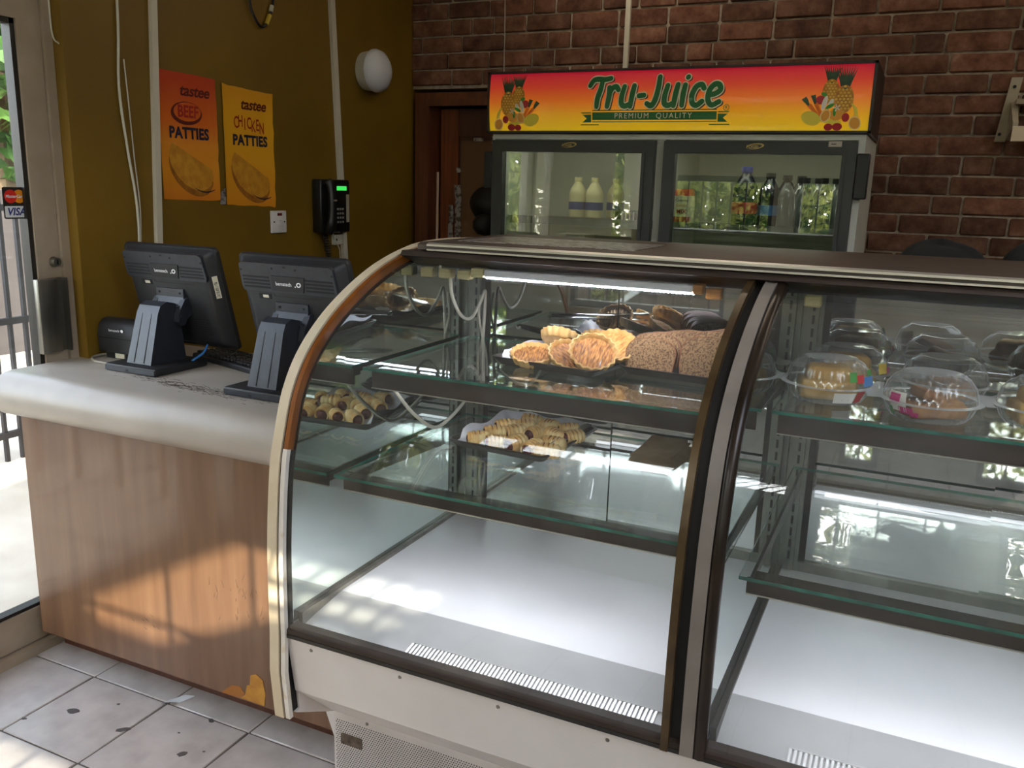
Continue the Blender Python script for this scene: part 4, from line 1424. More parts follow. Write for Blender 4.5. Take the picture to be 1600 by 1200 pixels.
for k, (x, y) in enumerate(((-1.305, 3.42), (-1.225, 3.40), (-1.175, 3.52))):
    t = bottle('milk_jug', x, y, zs, .036, .165, 'jug_cream', 'jug_cream', ['left', 'middle', 'rear right'][k] + ' cream plastic jug with blue label in the left cooler door', group='cream jugs in the cooler', band='bottle_cap_blue')
cw = thing('milk_carton', 'red and white milk carton at the left of the right cooler door', 'carton', (-.835, 3.31, zs))
MB().box(-.868, -.802, 3.285, 3.35, zs, zs + .105).build('box', 'carton_white', cw)
MB().add([(-.868, 3.285, zs + .105), (-.802, 3.285, zs + .105), (-.802, 3.35, zs + .105), (-.868, 3.35, zs + .105), (-.868, 3.317, zs + .13), (-.802, 3.317, zs + .13)], [(0, 1, 5, 4), (2, 3, 4, 5), (0, 4, 3), (1, 2, 5), (0, 3, 2, 1)]).build('gable_top', 'carton_red', cw)
MB().box(-.868, -.802, 3.2838, 3.285, zs, zs + .028).build('red_band', 'carton_red', cw)
text('lettering', 'Creamo', .015, (-.835, 3.283, zs + .088), FRONT, 'print_navy', cw)
text('lettering', 'DAIRY', .014, (-.835, 3.283, zs + .068), FRONT, 'carton_red', cw)
text('lettering', 'MIX', .022, (-.835, 3.283, zs + .046), FRONT, 'carton_red', cw, bold=.0006)
t = thing('cup_stack', 'striped dark stack of tubs on the left cooler shelf', 'tub', (-1.08, 3.42, zs))
MB().bbox(-1.13, -1.04, 3.38, 3.46, zs, zs + .04, .008, 2).build('tub', 'bottle_dark', t)
for k in range(4):
    MB().box(-1.10 + .016 * k, -1.095 + .016 * k, 3.379, 3.381, zs + .003, zs + .036).build('stripe', 'carton_white', t)
zs2 = 1.03
for k, (x, w, h, mm, lab) in enumerate(((-1.30, .12, .235, 'carton_red', 'red carton with a white lid on the second cooler shelf'), (-1.46, .08, .215, 'label_pink', 'pink carton at the left of the second cooler shelf'), (-1.15, .09, .21, 'carton_red', 'smaller red carton at the right of the second cooler shelf'))):
    t = thing('drink_carton', lab, 'carton', (x, 3.40, 1.06))
    MB().box(x - w / 2, x + w / 2, 3.34, 3.46, 1.06, 1.06 + h).build('box', mm, t)
    MB().box(x - w / 2 - .003, x + w / 2 + .003, 3.337, 3.463, 1.06 + h, 1.082 + h).build('lid', 'carton_white', t)

# ================================================================== DISPLAY CASE
dc = thing('display_case', 'curved glass bakery display case with white base and two bays', 'display case', (-.28, 1.85, 0))
OUT = [(1.410, .49), (1.412, .70), (1.428, .875), (1.447, .955), (1.478, 1.045), (1.530, 1.122), (1.610, 1.190), (1.705, 1.245), (1.810, 1.290), (1.900, 1.317), (1.985, 1.335), (2.06, 1.345), (2.20, 1.350), (2.40, 1.345)]
OS = [(p.x, p.y) for p in smooth([(a, b, 0) for a, b in OUT], 5)]


def offset(P, d):
    """move the side profile towards the inside of the case"""
    r = []
    n = len(P)
    for i in range(n):
        a = P[max(i - 1, 0)]; b = P[min(i + 1, n - 1)]
        dx, dy = b[0] - a[0], b[1] - a[1]
        l = math.hypot(dx, dy)
        r.append((P[i][0] + dy / l * d, P[i][1] - dx / l * d))
    return r


def band(x0, x1, d0, d1, P=OS):
    A, B = offset(P, d0), offset(P, d1)
    n = len(A)
    mb = MB()
    vs = []
    for (ya, za), (yb, zb) in zip(A, B):
        vs += [(x0, ya, za), (x1, ya, za), (x1, yb, zb), (x0, yb, zb)]
    fs = []
    for i in range(n - 1):
        for k in range(4):
            a = i * 4 + k; b = i * 4 + (k + 1) % 4
            fs.append((a, b, b + 4, a + 4))
    fs.append((0, 1, 2, 3)); fs.append(tuple((n - 1) * 4 + k for k in (3, 2, 1, 0)))
    return mb.add(vs, fs)


XL, XR = -1.20, .70
low = [(1.42, .273), (1.404, .40)]
OSL = [(1.418, .275), (1.406, .40)] + OS
# left end board: cream outside, gap, orange strip inside
for side in (0, 1):
    sx = (lambda a: a) if side == 0 else (lambda a: -.53 - a)      # mirrored about the middle of the case
    def bx(a, b, *r, **k):
        p, q = sorted((sx(a), sx(b))); return band(p, q, *r, **k)
    bo = bx(-1.242, -1.2165, 0.0, .05, P=OSL)
    eb = bo.build('end_board', 'cream_paint', dc)
    bx(-1.2168, -1.2115, .006, .05, P=OSL).build('edge_gap', 'black_gap', eb)
    bx(-1.2118, -1.2000, .002, .014, P=OSL[:16]).build('peeling_strip', 'peeling_white', eb)
    bx(-1.2118, -1.2000, .002, .022, P=OSL[15:]).build('wood_strip', 'orange_wood', eb)
    pl = [(y, z) for y, z in offset(OSL, .045)]
    pl = pl + [(2.40, .02), (1.66, .02), (1.60, .19), (1.45, .275)]
    p, q = sorted((sx(-1.239), sx(-1.206)))
    MB().prism(pl, lambda u, v, d_: (d_, u, v), p, q).build('end_panel', 'case_white', dc)
# mirrors on the inner ends
GP = offset(OS, .012)
inner = [(y, z) for y, z in offset(OS, .032) if z > .50]


def mirror_panel(x0, x1, name, mt, ymax=2.27):
    P2 = [(y, z) for y, z in inner if y < ymax - .01]
    P2 = P2 + [(ymax, P2[-1][1]), (ymax, .515), (1.445, .515)]
    return MB().prism(P2, lambda u, v, d_: (d_, u, v), x0, x1).build(name, mt, dc)


mirror_panel(-1.2045, -1.200, 'mirror_panel', 'mirror')
mirror_panel(-.2545, -.250, 'mirror_panel', 'mirror')
mirror_panel(-.322, -.3175, 'mirror_panel', 'mirror')
mirror_panel(.668, .6725, 'mirror_panel', 'mirror')
# curved front glass
NG = max(i for i, p in enumerate(GP) if p[0] < 1.905)
G2 = [(y, z) for y, z in GP[:NG + 1]]
for x0, x1 in ((-1.199, -.327), (-.247, .667)):
    mb = MB()
    A = [(x0, y, z) for y, z in G2]; B = [(x1, y, z) for y, z in G2]
    G3 = offset(G2, .005)
    mb.strip(A, B)
    mb.strip([(x1, y, z) for y, z in G3], [(x0, y, z) for y, z in G3])
    mb.build('front_glass', 'glass_clear', dc)
# divider between the bays
DP = OS
band(-.3285, -.3140, .000, .030, P=DP[:50]).build('divider_edge', 'bronze_edge', dc)
band(-.3145, -.2905, .016, .06, P=DP[:48]).build('divider_core', 'black_gap', dc)
gk = band(-.2925, -.2680, .002, .020, P=DP[:48]).build('divider_gasket', 'gasket', dc)
tb_ = MB()
P3 = offset(DP[:47], .013)
tb_.tube([(-.2575, y, z) for y, z in P3], .0125, 12)
tb_.build('divider_post', 'brown_metal_dark', dc)
MB().prism([(y, z) for y, z in inner if y < 2.2] + [(2.27, 1.30), (2.27, .50), (1.445, .50)], lambda u, v, d_: (d_, u, v), -.3170, -.255).build('divider_wall', 'brown_metal_dark', dc)
# base front, folded under
bp = [(1.424, .494), (1.448, .335), (1.582, .205), (1.60, .205), (1.60, .494)]
base_ = MB().prism(bp, lambda u, v, d_: (d_, u, v), -1.2055, .667).build('base_panel', 'case_white', dc, angle=.2)
scr = MB().lathe([(.0045, 0), (.0035, .002), (.001, .0025)], 10).mesh('screw', 'steel_brushed')
for k in range(8):
    inst('screw', scr, base_, (-1.14 + .235 * k, 1.4285, .465), (PI / 2, 0, 0))
gr = MB().box(-1.200, .667, 1.586, 1.60, .012, .206).build('grille_panel', 'grille_white', dc)
hol = MB()
dx_, dz_ = .0068, .0059
for r in range(24):
    for c in range(272):
        x = -1.192 + c * dx_ + (r % 2) * dx_ / 2; zz = .045 + r * dz_
        if x > .655: continue
        rr = .0019
        hol.add([(x + rr * math.cos(a), 1.5855, zz + rr * math.sin(a)) for a in (0, PI / 3, 2 * PI / 3, PI, 4 * PI / 3, 5 * PI / 3)], [(0, 1, 2, 3, 4, 5)])
tag(hol.build('perforations', 'grille_hole', gr), kind='stuff')
MB().prism(rrect(-1.178, -1.115, .118, .148, .004), lambda u, v, d_: (u, d_, v), 1.5835, 1.5853).build('dark_label', 'scuff', gr)
for x in (-1.10, -.6, -.1, .4):
    inst('screw', scr, gr, (x, 1.5855, .195), (PI / 2, 0, 0))
cb_ = MB()
cb_.box(-1.20, .667, 1.605, 2.40, .03, .19); cb_.box(-1.20, .667, 1.605, 2.40, .19, .47); cb_.box(-1.2, .667, 2.30, 2.40, .47, .56)
cb_.box(-1.15, -1.05, 1.70, 1.8, 0, .03); cb_.box(.5, .6, 1.70, 1.8, 0, .03); cb_.box(-1.15, -1.05, 2.2, 2.3, 0, .03); cb_.box(.5, .6, 2.2, 2.3, 0, .03)
cb_.build('machine_box', 'brown_metal_dark', dc)
# frame rail under the glass
rl = [(1.418, .490), (1.418, .506), (1.428, .513), (1.455, .510), (1.455, .490)]
MB().prism(rl, lambda u, v, d_: (d_, u, v), -1.199, .667).build('frame_rail', 'brown_metal', dc)
MB().box(-1.199, .667, 1.4165, 1.4185, .487, .496).build('rail_lip', 'alu_dark', dc)
# deck and its sloping front liner, one per bay
for a, b in ((-1.199, -.323), (-.249, .667)):
    MB().box(a + .012, b - .012, 1.61, 2.275, .505, .522).build('deck', 'deck_white', dc)
    MB().prism([(1.610, .522), (1.505, .508), (1.456, .498), (1.456, .490), (1.61, .505)], lambda u, v, d_: (d_, u, v), a, b).build('front_liner', 'liner_white', dc)
    ag = MB()
    r0 = -.915 if a < -1 else -.11
    for k in range(int((b - .03 - r0) / .0092)):
        x = r0 + .0092 * k
        ag.prism([(1.500, .5085), (1.500, .5105), (1.457, .5015), (1.457, .4995)], lambda u, v, d_: (d_, u, v), x, x + .0050)
    ag.box(r0, b - .02, 1.4975, 1.5005, .5085, .511)
    tag(ag.build('air_grille', 'grille_rib', dc), kind='stuff')
    e = MB(); e.box(a, a + .012, 1.46, 2.27, .500, .532); e.box(b - .012, b, 1.46, 2.27, .500, .532)
    e.build('deck_edge', 'steel_brushed' if a < -1 else 'alu_dark', dc)
# top
tp = MB()
tp.prism([(1.900, 1.340), (1.900, 1.352), (1.915, 1.357), (2.46, 1.357), (2.46, 1.335), (1.93, 1.335)], lambda u, v, d_: (d_, u, v), -1.150, .70)
top = tp.build('top_panel', 'top_brown', dc)
MB().prism([(1.893, 1.349), (1.893, 1.354), (1.905, 1.3575), (1.905, 1.349)], lambda u, v, d_: (d_, u, v), -1.12, .70).build('silver_trim', 'silver_trim', top)
MB().prism([(1.893, 1.338), (1.893, 1.342), (1.905, 1.342), (1.905, 1.338)], lambda u, v, d_: (d_, u, v), -1.12, .70).build('lower_trim', 'silver_trim', top)
MB().box(-1.10, -.62, 2.02, 2.30, 1.3573, 1.3585).build('paper_liner', 'duct_tape', top)
# lamp housing
hd = MB().prism([(1.895, 1.322), (1.905, 1.334), (2.28, 1.334), (2.28, 1.318), (2.06, 1.296), (2.00, 1.288)], lambda u, v, d_: (d_, u, v), -1.199, .667).build('lamp_housing', 'brown_metal', dc)
for x in (-1.17, -1.115, -1.06, -.415, -.20):
    MB().bbox(x - .018, x + .018, 1.975, 2.005, 1.262, 1.287, .003, 1).build('lamp_clip', 'clip_amber' if x == -.415 else 'clip_cream', hd)
ls = MB().bbox(-.985, -.455, 1.945, 1.972, 1.277, 1.295, .003, 1).build('led_strip', 'led_body', dc)
lme = MB().box(-.003, .003, -.006, .006, -.002, 0).mesh('led_chip', 'led')
for k in range(56):
    inst('led_chip', lme, ls, (-.978 + k * .00948, 1.957, 1.2768), (.5, 0, 0))
for x0, x1, mm in ((-1.02, -.985, 'clip_cream'), (-.455, -.433, 'clip_amber')):
    MB().bbox(x0, x1, 1.942, 1.975, 1.274, 1.297, .002, 1).build('led_end', mm, ls)
# glass shelves
for nm, x0, x1, y0, z in (('upper', -1.185, -.332, 1.705, 1.065), ('lower', -1.190, -.335, 1.590, .826), ('upper', -.240, .660, 1.800, 1.065), ('lower', -.232, .655, 1.520, .815)):
    g = MB(); b = MB()
    g.box(x0, x1, y0, 2.255, z - .007, z)
    s = g.build('glass_shelf', ['glass_shelf', 'glass_edge'], dc)
    for p in s.data.polygons:
        p.material_index = 0 if abs(p.normal.z) > .5 else 1
    hgt = .042 if z > 1 else .030
    MB().box(x0 + .012, x1 - .006, y0 + .022, y0 + .027, z - .010 - hgt, z - .010).build('shelf_rail', 'brown_metal', s)
    MB().box(x0 + .012, x1 - .006, y0 + .020, y0 + .029, z - .0125 - hgt, z - .0105 - hgt).build('rail_lip', 'silver_trim', s)
    MB().box(x0 + .02, x1 - .02, y0 + .0275, y0 + .062, z - .034, z - .0105).build('fill_hood', 'brown_metal_dark', s)
    MB().box(x0 + .03, x1 - .03, y0 + .031, y0 + .060, z - .0355, z - .0342).build('shelf_fill', 'shelf_fill' if z > 1 else 'shelf_fill_bright', s)  # glowing strip added behind the rail to brighten shelf and deck
    for xx in (x0 + .020, x1 - .020):
        MB().add([(xx - .003, y0 + .022, z - .008), (xx + .003, y0 + .022, z - .008), (xx + .003, 2.26, z - .008), (xx - .003, 2.26, z - .008), (xx - .003, y0 + .022, z - .022), (xx + .003, y0 + .022, z - .022), (xx + .003, 2.26, z - .06), (xx - .003, 2.26, z - .06)],
                 [(0, 1, 2, 3), (4, 7, 6, 5), (0, 4, 5, 1), (1, 5, 6, 2), (2, 6, 7, 3), (3, 7, 4, 0)]).build('bracket_arm', 'alu_dark', s)
# slotted uprights and mirrored sliding doors at the back
for x in (-1.165, -.345, -.222, .645):
    u = MB().box(x - .013, x + .013, 2.256, 2.268, .53, 1.30).build('slotted_upright', 'slot_metal', dc)
    sl = MB()
    for k in range(22):
        sl.box(x - .003, x + .003, 2.2552, 2.2562, .56 + .033 * k, .582 + .033 * k)
    sl.build('slots', 'vent_black', u)
for a, b in ((-1.199, -.323), (-.249, .667)):
    f = MB()
    f.box(a, b, 2.275, 2.305, 1.265, 1.32); f.box(a, b, 2.275, 2.305, .522, .548)
    f.box(a, a + .05, 2.272, 2.30, .548, 1.265); f.box(b - .05, b, 2.272, 2.30, .548, 1.265)
    f.build('door_frame', 'slot_metal', dc)
    mid = (a + b) / 2
    for q0, q1, yy in ((a + .05, mid + .02, 2.288), (mid - .02, b - .05, 2.296)):
        sdn = MB().box(q0, q1, yy, yy + .004, .548, 1.265).build('sliding_door', 'mirror_dark', dc)
        st_ = MB()
        st_.box(q0, q0 + .016, yy - .003, yy, .548, 1.265)
        st_.build('door_stile', 'alu_dark', sdn)
# cables inside the case
for pts, nm in (([(-1.13, 1.98, 1.29), (-1.13, 2.029, 1.275), (-1.13, 2.045, 1.212), (-1.13, 2.097, 1.150), (-1.13, 2.159, 1.134), (-1.13, 2.215, 1.173), (-1.13, 2.245, 1.20), (-1.135, 2.25, 1.10), (-1.14, 2.25, 1.0), (-1.13, 2.25, .92)], .0048),
                ([(-1.135, 1.745, 1.03), (-1.13, 1.775, .99), (-1.13, 1.853, .922), (-1.13, 1.955, .862), (-1.13, 2.043, .868), (-1.13, 2.144, .905), (-1.13, 2.24, .96)], .0048),
                ([(-1.145, 2.245, 1.19), (-1.15, 2.248, 1.12), (-1.125, 2.248, 1.02), (-1.12, 2.25, .95)], .0035)):
    MB().tube(smooth(pts, 8), nm, 8).build('lamp_cable', 'cable_white', dc)

# ================================================================== BAKERY GOODS


def tray(name, cx, cyy, z, w, d, rot, label):
    T = Matrix.Translation((cx, cyy, z)) @ Matrix.Rotation(rot, 4, 'Z')
    t = thing(name, label, 'tray', (cx, cyy, z))
    h = .020
    rings = [(rrect(-w / 2 + .012, w / 2 - .012, -d / 2 + .012, d / 2 - .012, .015), 0), (rrect(-w / 2, w / 2, -d / 2, d / 2, .02), h), (rrect(-w / 2 - .006, w / 2 + .006, -d / 2 - .006, d / 2 + .006, .022), h), (rrect(-w / 2 - .006, w / 2 + .006, -d / 2 - .006, d / 2 + .006, .022), h - .003),
             (rrect(-w / 2 + .001, w / 2 - .001, -d / 2 + .001, d / 2 - .001, .02), h - .003)]
    m = MB(); vs = []; fs = []
    n = len(rings[0][0])
    # inner surface then rim then outer wall
    seq = [(rings[0][0], .002), rings[1], rings[2], rings[3], (rrect(-w / 2 + .010, w / 2 - .010, -d / 2 + .010, d / 2 - .010, .015), 0.0)]
    for ring, zz in seq: vs += [(u, v, zz) for u, v in ring]
    for i in range(len(seq) - 1):
        for k in range(n):
            a = i * n + k; b = i * n + (k + 1) % n
            fs.append((a, b, b + n, a + n))
    fs.append(tuple(range(n))); fs.append(tuple((len(seq) - 1) * n + k for k in range(n)))
    m.add(vs, fs, 0, T)
    m.build('pan', 'tray_dark', t, angle=.5)
    return t, T


def tray_paper(t, T, w, d, seed):
    e = random.Random(seed)
    ph_ = [e.uniform(0, 6) for _ in range(4)]

    def f(a, b):
        u, v = (a - .5), (b - .5)
        ed = max(abs(u), abs(v)) * 2
        zz = .0042 + max(0, ed - .82) * (.16 if v > -.40 else .05) * (1 + .4 * math.sin(a * 14 + ph_[0]) * math.sin(b * 11 + ph_[1]))
        return (u * w * (1 + .02 * math.sin(b * 9 + ph_[2])), v * d * (1 + .02 * math.sin(a * 8 + ph_[3])), zz)
    MB().grid(f, 22, 22, M=T).build('baking_paper', 'paper_white', t)


# --- tray of jam rolls
tS, TS = tray('pastry_tray', -.920, 2.085, .826, .285, .325, -.07, 'dark baking tray of small jam rolls on the lower glass shelf')
tray_paper(tS, TS, .262, .30, 1)


def roll_mesh():
    L, R = .034, .0225

    def ridge(s, a):
        return 1 + .11 * math.cos(s * 15 + .8 * math.sin(a))
    b = MB()
    ns, na = 22, 18
    vs = []; fs = []
    for i in range(ns + 1):
        s = -1 + 2 * i / ns
        rr = R * (1 - .28 * max(0, s) ** 3 - .10 * max(0, -s) ** 4)
        for k in range(na):
            a = 2 * PI * k / na
            r = rr * (ridge(s, a) if abs(s) < .85 else 1)
            zz = r * math.sin(a)
            vs.append((L * s, r * math.cos(a) * 1.05, max(zz, -R * .80)))
    for i in range(ns):
        for k in range(na):
            a = i * na + k; c = i * na + (k + 1) % na
            fs.append((a, c, c + na, a + na))
    # tapered tail end
    o = len(vs)
    vs.append((L * 1.12, 0, -.004))
    fs += [(ns * na + k, ns * na + (k + 1) % na, o) for k in range(na)]
    # open lip
    o = len(vs)
    for k in range(na):
        a = 2 * PI * k / na
        vs.append((-L * .90, R * .76 * math.cos(a), max(R * .76 * math.sin(a), -R * .6)))
    fs += [(k, o + k, o + (k + 1) % na, (k + 1) % na) for k in range(na)]
    b.add(vs, fs)
    j = MB()
    j.lathe([(R * .76, 0), (R * .66, .004), (R * .46, .007), (R * .15, .0085)], 14, M=Matrix.Translation((-L * .90, 0, -.001)) @ Matrix.Rotation(-PI / 2, 4, 'Y'))
    g = MB()
    for s in (-.35, .05, .42):
        pts = []
        for k in range(7):
            a = .6 + 1.7 * k / 6
            pts.append((L * (s + .12 * (k / 6 - .5)), R * 1.04 * math.cos(a), R * .93 * math.sin(a)))
        g.tube(pts, [.0006, .0016, .0022, .0024, .0022, .0016, .0006], 6)
    return b.mesh('pastry_shell', 'pastry', angle=1.2), j.mesh('jam_filling', 'jam'), g.mesh('slashes', 'pastry_groove')


rm, jm, gm = roll_mesh()
ROLL = [(-1.000, 1.968, .5, 'at the front left corner of the tray'), (-.945, 1.962, .75, 'second from the left in the front row'), (-.985, 2.035, .6, 'just behind the front left corner'),
        (-.895, 1.975, 1.25, 'third from the left in the front row, pointing forward'), (-.990, 2.112, .7, 'at the left edge halfway back, jam end forward'), (-.943, 2.070, .9, 'in the middle left with a large jam opening'),
        (-.945, 2.140, .45, 'left of centre behind the large jam opening'), (-.945, 2.196, .2, 'in the back row, leftmost'), (-.890, 2.085, 1.35, 'in the very middle of the tray with wide open end'),
        (-.880, 2.170, -.4, 'in the back row, second from the left'), (-.842, 1.962, 1.4, 'fourth from the left in the front row'), (-.795, 1.950, .15, 'at the front right corner of the tray'),
        (-.805, 2.015, -.1, 'right behind the front right corner'), (-.832, 2.090, -.6, 'right of the middle one, in the third row'), (-.822, 2.165, .5, 'in the back row, third from the left'), (-.785, 2.105, .95, 'at the right edge of the tray, browned')]
for i, (x, y, a, lab) in enumerate(ROLL):
    t = thing('jam_roll', 'golden jam roll ' + lab, 'pastry', (x, y, .849), 'jam rolls on the lower shelf tray')
    sc_ = random.uniform(.92, 1.06)
    for nm, me in (('pastry_shell', rm), ('jam_filling', jm), ('slashes', gm)):
        inst(nm, me, t, t.location)
    sc_ *= .90
    t.rotation_euler = (random.uniform(-.15, .15), random.uniform(-.12, .12), a)
    t.scale = (sc_, sc_, sc_)

# --- tray of coconut tarts
tT, TT = tray('tart_tray', -.778, 2.060, 1.065, .285, .325, -.15, 'dark baking tray of coconut tarts on the upper glass shelf')
tray_paper(tT, TT, .275, .305, 2)


def tart_mesh():
    cr = 18
    R = .054
    s = MB()
    def md(a, i): return 1 + (.045 * math.cos(a * cr) if i in (1, 2, 3, 4, 5) else 0)
    s.lathe([(R * .80, 0), (R * .86, .002), (R * .98, .012), (R * 1.04, .023), (R * .97, .0250), (R * .90, .019), (R * .86, .012)], 72, mod=md, cap1=False)
    tp_ = MB()

    def f(a, b):
        r = R * .90 * b; an = 2 * PI * a
        x, y = r * math.cos(an), r * math.sin(an)
        zz = .0145 + .007 * (1 - b * b) + (.0024 * math.sin(x * 560 + 1.6 * math.sin(y * 140)) if b < .97 else 0)
        return (x, y, zz)
    tp_.grid(f, 64, 22)
    return s.mesh('crimped_shell', 'tart_shell', angle=1.0), tp_.mesh('coconut_top', 'tart_top', angle=1.2), tp_.mesh('coconut_top', 'tart_top_pale', angle=1.2)


ts, tt1, tt2 = tart_mesh()
ZT = 1.071
TART = [((-.848, 1.955, ZT + .006), (.30, .0, .3), 0, 1, 'at the front left of the tray, lying nearly flat'),
        ((-.752, 1.950, ZT + .018), (.55, -.15, 1.0), 0, .95, 'in the front middle, partly covered by its darker neighbour'),
        ((-.690, 1.955, ZT + .030), (.62, .18, .2), 0, 1.06, 'the dark brown one at the front right, tilted to the viewer'),
        ((-.662, 2.040, ZT + .036), (.50, .30, -.2), 1, 1.02, 'the pale golden one leaning at the right edge'),
        ((-.820, 2.065, ZT + .035), (-.62, .05, .1), 1, .98, 'standing on edge behind the front left one, rim towards viewer'),
        ((-.735, 2.140, ZT + .022), (.35, .12, .5), 1, 1.0, 'at the back of the tray, left'),
        ((-.655, 2.130, ZT + .024), (.40, .30, .9), 1, 1.0, 'at the back of the tray, right'),
        ((-.765, 2.035, ZT + .012), (.05, .0, .9), 0, .9, 'lying low in the middle of the tray')]
for (loc, rot, k, s_, lab) in TART:
    t = thing('coconut_tart', 'round coconut tart ' + lab, 'tart', loc, 'coconut tarts on the upper shelf tray')
    inst('crimped_shell', ts, t, loc); inst('coconut_top', (tt1, tt2)[k], t, loc)
    t.rotation_euler = rot; t.scale = (s_,) * 3
# tongs
tg = thing('tongs', 'steel tongs lying across the tray of coconut tarts', 'tongs', (-.87, 2.1, 1.11))
for q, dz in ((0, 0), (1, .016)):
    m = MB()
    A = Vector((-.985, 2.172, 1.118 + dz * .25)); B = Vector((-.745, 2.035 , 1.112 + dz))
    dirv = (B - A).normalized(); sd_ = Vector((-dirv.y, dirv.x, 0))
    pts = [(A, .010), (A + (B - A) * .1, .011), (A + (B - A) * .7, .010), (A + (B - A) * .85, .017), (B, .020), (B + dirv * .015, .012)]
    vs = []
    for p, w_ in pts:
        vs += [p - sd_ * w_ + Vector((0, 0, .002)), p + Vector((0, 0, -.002 if q == 0 else .006)), p + sd_ * w_ + Vector((0, 0, .002))]
    vs2 = [v + Vector((0, 0, .0014)) for v in vs]
    n = len(pts); fs = []
    for i in range(n - 1):
        for k in range(2):
            a = i * 3 + k
            fs.append((a, a + 1, a + 4, a + 3)); fs.append((a + 3 * n, a + 3 + 3 * n, a + 4 + 3 * n, a + 1 + 3 * n))
    m.add(vs + vs2, fs)
    m.build('arm', 'chrome', tg)
MB().tube([(-.985, 2.165, 1.118), (-.993, 2.176, 1.121), (-.985, 2.185, 1.122)], .004, 8).build('hinge_loop', 'chrome', tg)

# --- tray of bread slices
tB, TB = tray('bread_tray', -.478, 2.105, 1.065, .275, .28, -.10, 'dark baking tray of sliced brown loaf on the upper glass shelf')


def slice_mesh(w, h, th, seed):
    e = random.Random(seed)
    P2 = [(-w / 2 * .93, 0), (w / 2 * .93, 0), (w / 2 * .98, h * .3), (w / 2 * 1.02, h * .6), (w / 2 * .93, h * .78)]
    for k in range(9):
        a = PI * (k + .6) / 10.2
        P2.append((w / 2 * .86 * math.cos(a), h * .80 + h * .20 * math.sin(a)))
    P2.append((-w / 2 * .93, h * .78)); P2.append((-w / 2 * 1.02, h * .6)); P2.append((-w / 2 * .98, h * .3))
    P2 = [(u + e.uniform(-.0012, .0012), v + e.uniform(-.001, .001)) for u, v in P2]
    cr = MB(); n = len(P2)
    In = [(u * .955, h * .02 + v * .955) for u, v in P2]
    f = lambda u, v, d_: (u, d_, v)
    cr.add([f(u, v, -th / 2) for u, v in P2] + [f(u, v, th / 2) for u, v in P2], [(i, (i + 1) % n, (i + 1) % n + n, i + n) for i in range(n)])
    for dd, s in ((-th / 2, 1), (th / 2, -1)):
        o = len(cr.v)
        cr.add([f(u, v, dd) for u, v in P2] + [f(u, v, dd) for u, v in In], [(i, (i + 1) % n, (i + 1) % n + n, i + n) for i in range(n)])
    cm = MB()
    for dd in (-th / 2 - .0003, th / 2 + .0003):
        cm.flat(In, f, dd)
    return cr.mesh('crust', 'bread_crust', angle=.6), cm.mesh('crumb', 'bread_crumb')


sl = [slice_mesh(.122, .084, .018, k) for k in range(3)] + [slice_mesh(.128, .102, .018, 5 + k) for k in range(3)]
zb = 1.069
BREAD = [(-.563, 2.010, -.30, .05, 0, 'the front slice of the left pile'), (-.560, 2.040, -.36, .0, 1, 'second slice of the left pile, leaning back'), (-.545, 2.075, -.42, -.06, 2, 'third slice of the left pile'),
         (-.525, 2.112, -.48, -.12, 0, 'fourth slice of the left pile'), (-.505, 2.150, -.52, -.16, 1, 'rearmost slice of the left pile'),
         (-.425, 2.000, -.20, -.05, 3, 'the large front slice of the right pile'), (-.415, 2.034, -.30, -.1, 4, 'second slice of the right pile, leaning back'), (-.405, 2.072, -.40, -.12, 5, 'third slice of the right pile'),
         (-.400, 2.112, -.48, -.15, 3, 'rearmost slice of the right pile')]
for x, y, tilt, yaw, k, lab in BREAD:
    t = thing('bread_slice', 'brown bread slice, ' + lab, 'bread', (x, y, zb + (.010 if 'front' not in lab else 0)), 'bread slices on the upper shelf tray')
    inst('crust', sl[k][0], t, t.location); inst('crumb', sl[k][1], t, t.location)
    t.rotation_euler = (tilt, 0, yaw)

# --- napkins
np_ = thing('napkin_stack', 'small stack of folded brown paper napkins on the lower glass shelf', 'napkins', (-.55, 2.13, .826))
for k, (dx, dy, a, dz) in enumerate(((.012, -.004, -.06, 0), (.006, .0, -.02, .003), (0, .012, .03, .006), (-.006, .016, .0, .010))):
    T = Matrix.Translation((-.553 + dx, 2.130 + dy, .8262 + dz)) @ Matrix.Rotation(-.06 + a, 4, 'Z')
    def f(u, v, k=k):
        b = .010 * max(0, v - .35) ** 1.5 * (k + 1) * .55
        return ((u - .5) * (.125 - .008 * k), (v - .5) * .175, b + .0012 * math.sin(u * 6 + k))
    mb = MB().grid(f, 8, 10, M=T)
    mb.grid(lambda u, v: tuple(Vector(f(u, v)) + Vector((0, 0, .0022))), 8, 10, M=T)
    mb.build('napkin', 'napkin', np_)

# --- clear clamshells with cake, right bay


def clam_mesh():
    def md(a, i): return 1 + .012 * math.cos(a * 34)
    b = MB().lathe([(.062, 0), (.070, .002), (.080, .014), (.086, .030), (.089, .038)], 136, mod=md, cap1=False)
    b.lathe([(.089, .038), (.101, .0385), (.101, .0395), (.089, .0398)], 48, cap0=False, cap1=False)
    b.box(-.122, -.095, -.028, .028, .0385, .0395)
    l = MB().lathe([(.101, .0402), (.089, .0405), (.088, .046), (.082, .068), (.070, .084), (.058, .0905), (.056, .0935), (.040, .094), (.001, .0945)], 136, mod=lambda a, i: 1 + (.012 * math.cos(a * 34) if i in (2, 3, 4) else 0), cap0=False, cap1=False)
    l.box(-.122, -.095, -.026, .026, .0415, .0425)
    l.box(.095, .112, -.045, .045, .0405, .0415)
    return b.mesh('base_tray', 'plastic_clear', angle=1.0), l.mesh('domed_lid', 'plastic_clear', angle=1.0)


cbm, clm = clam_mesh()


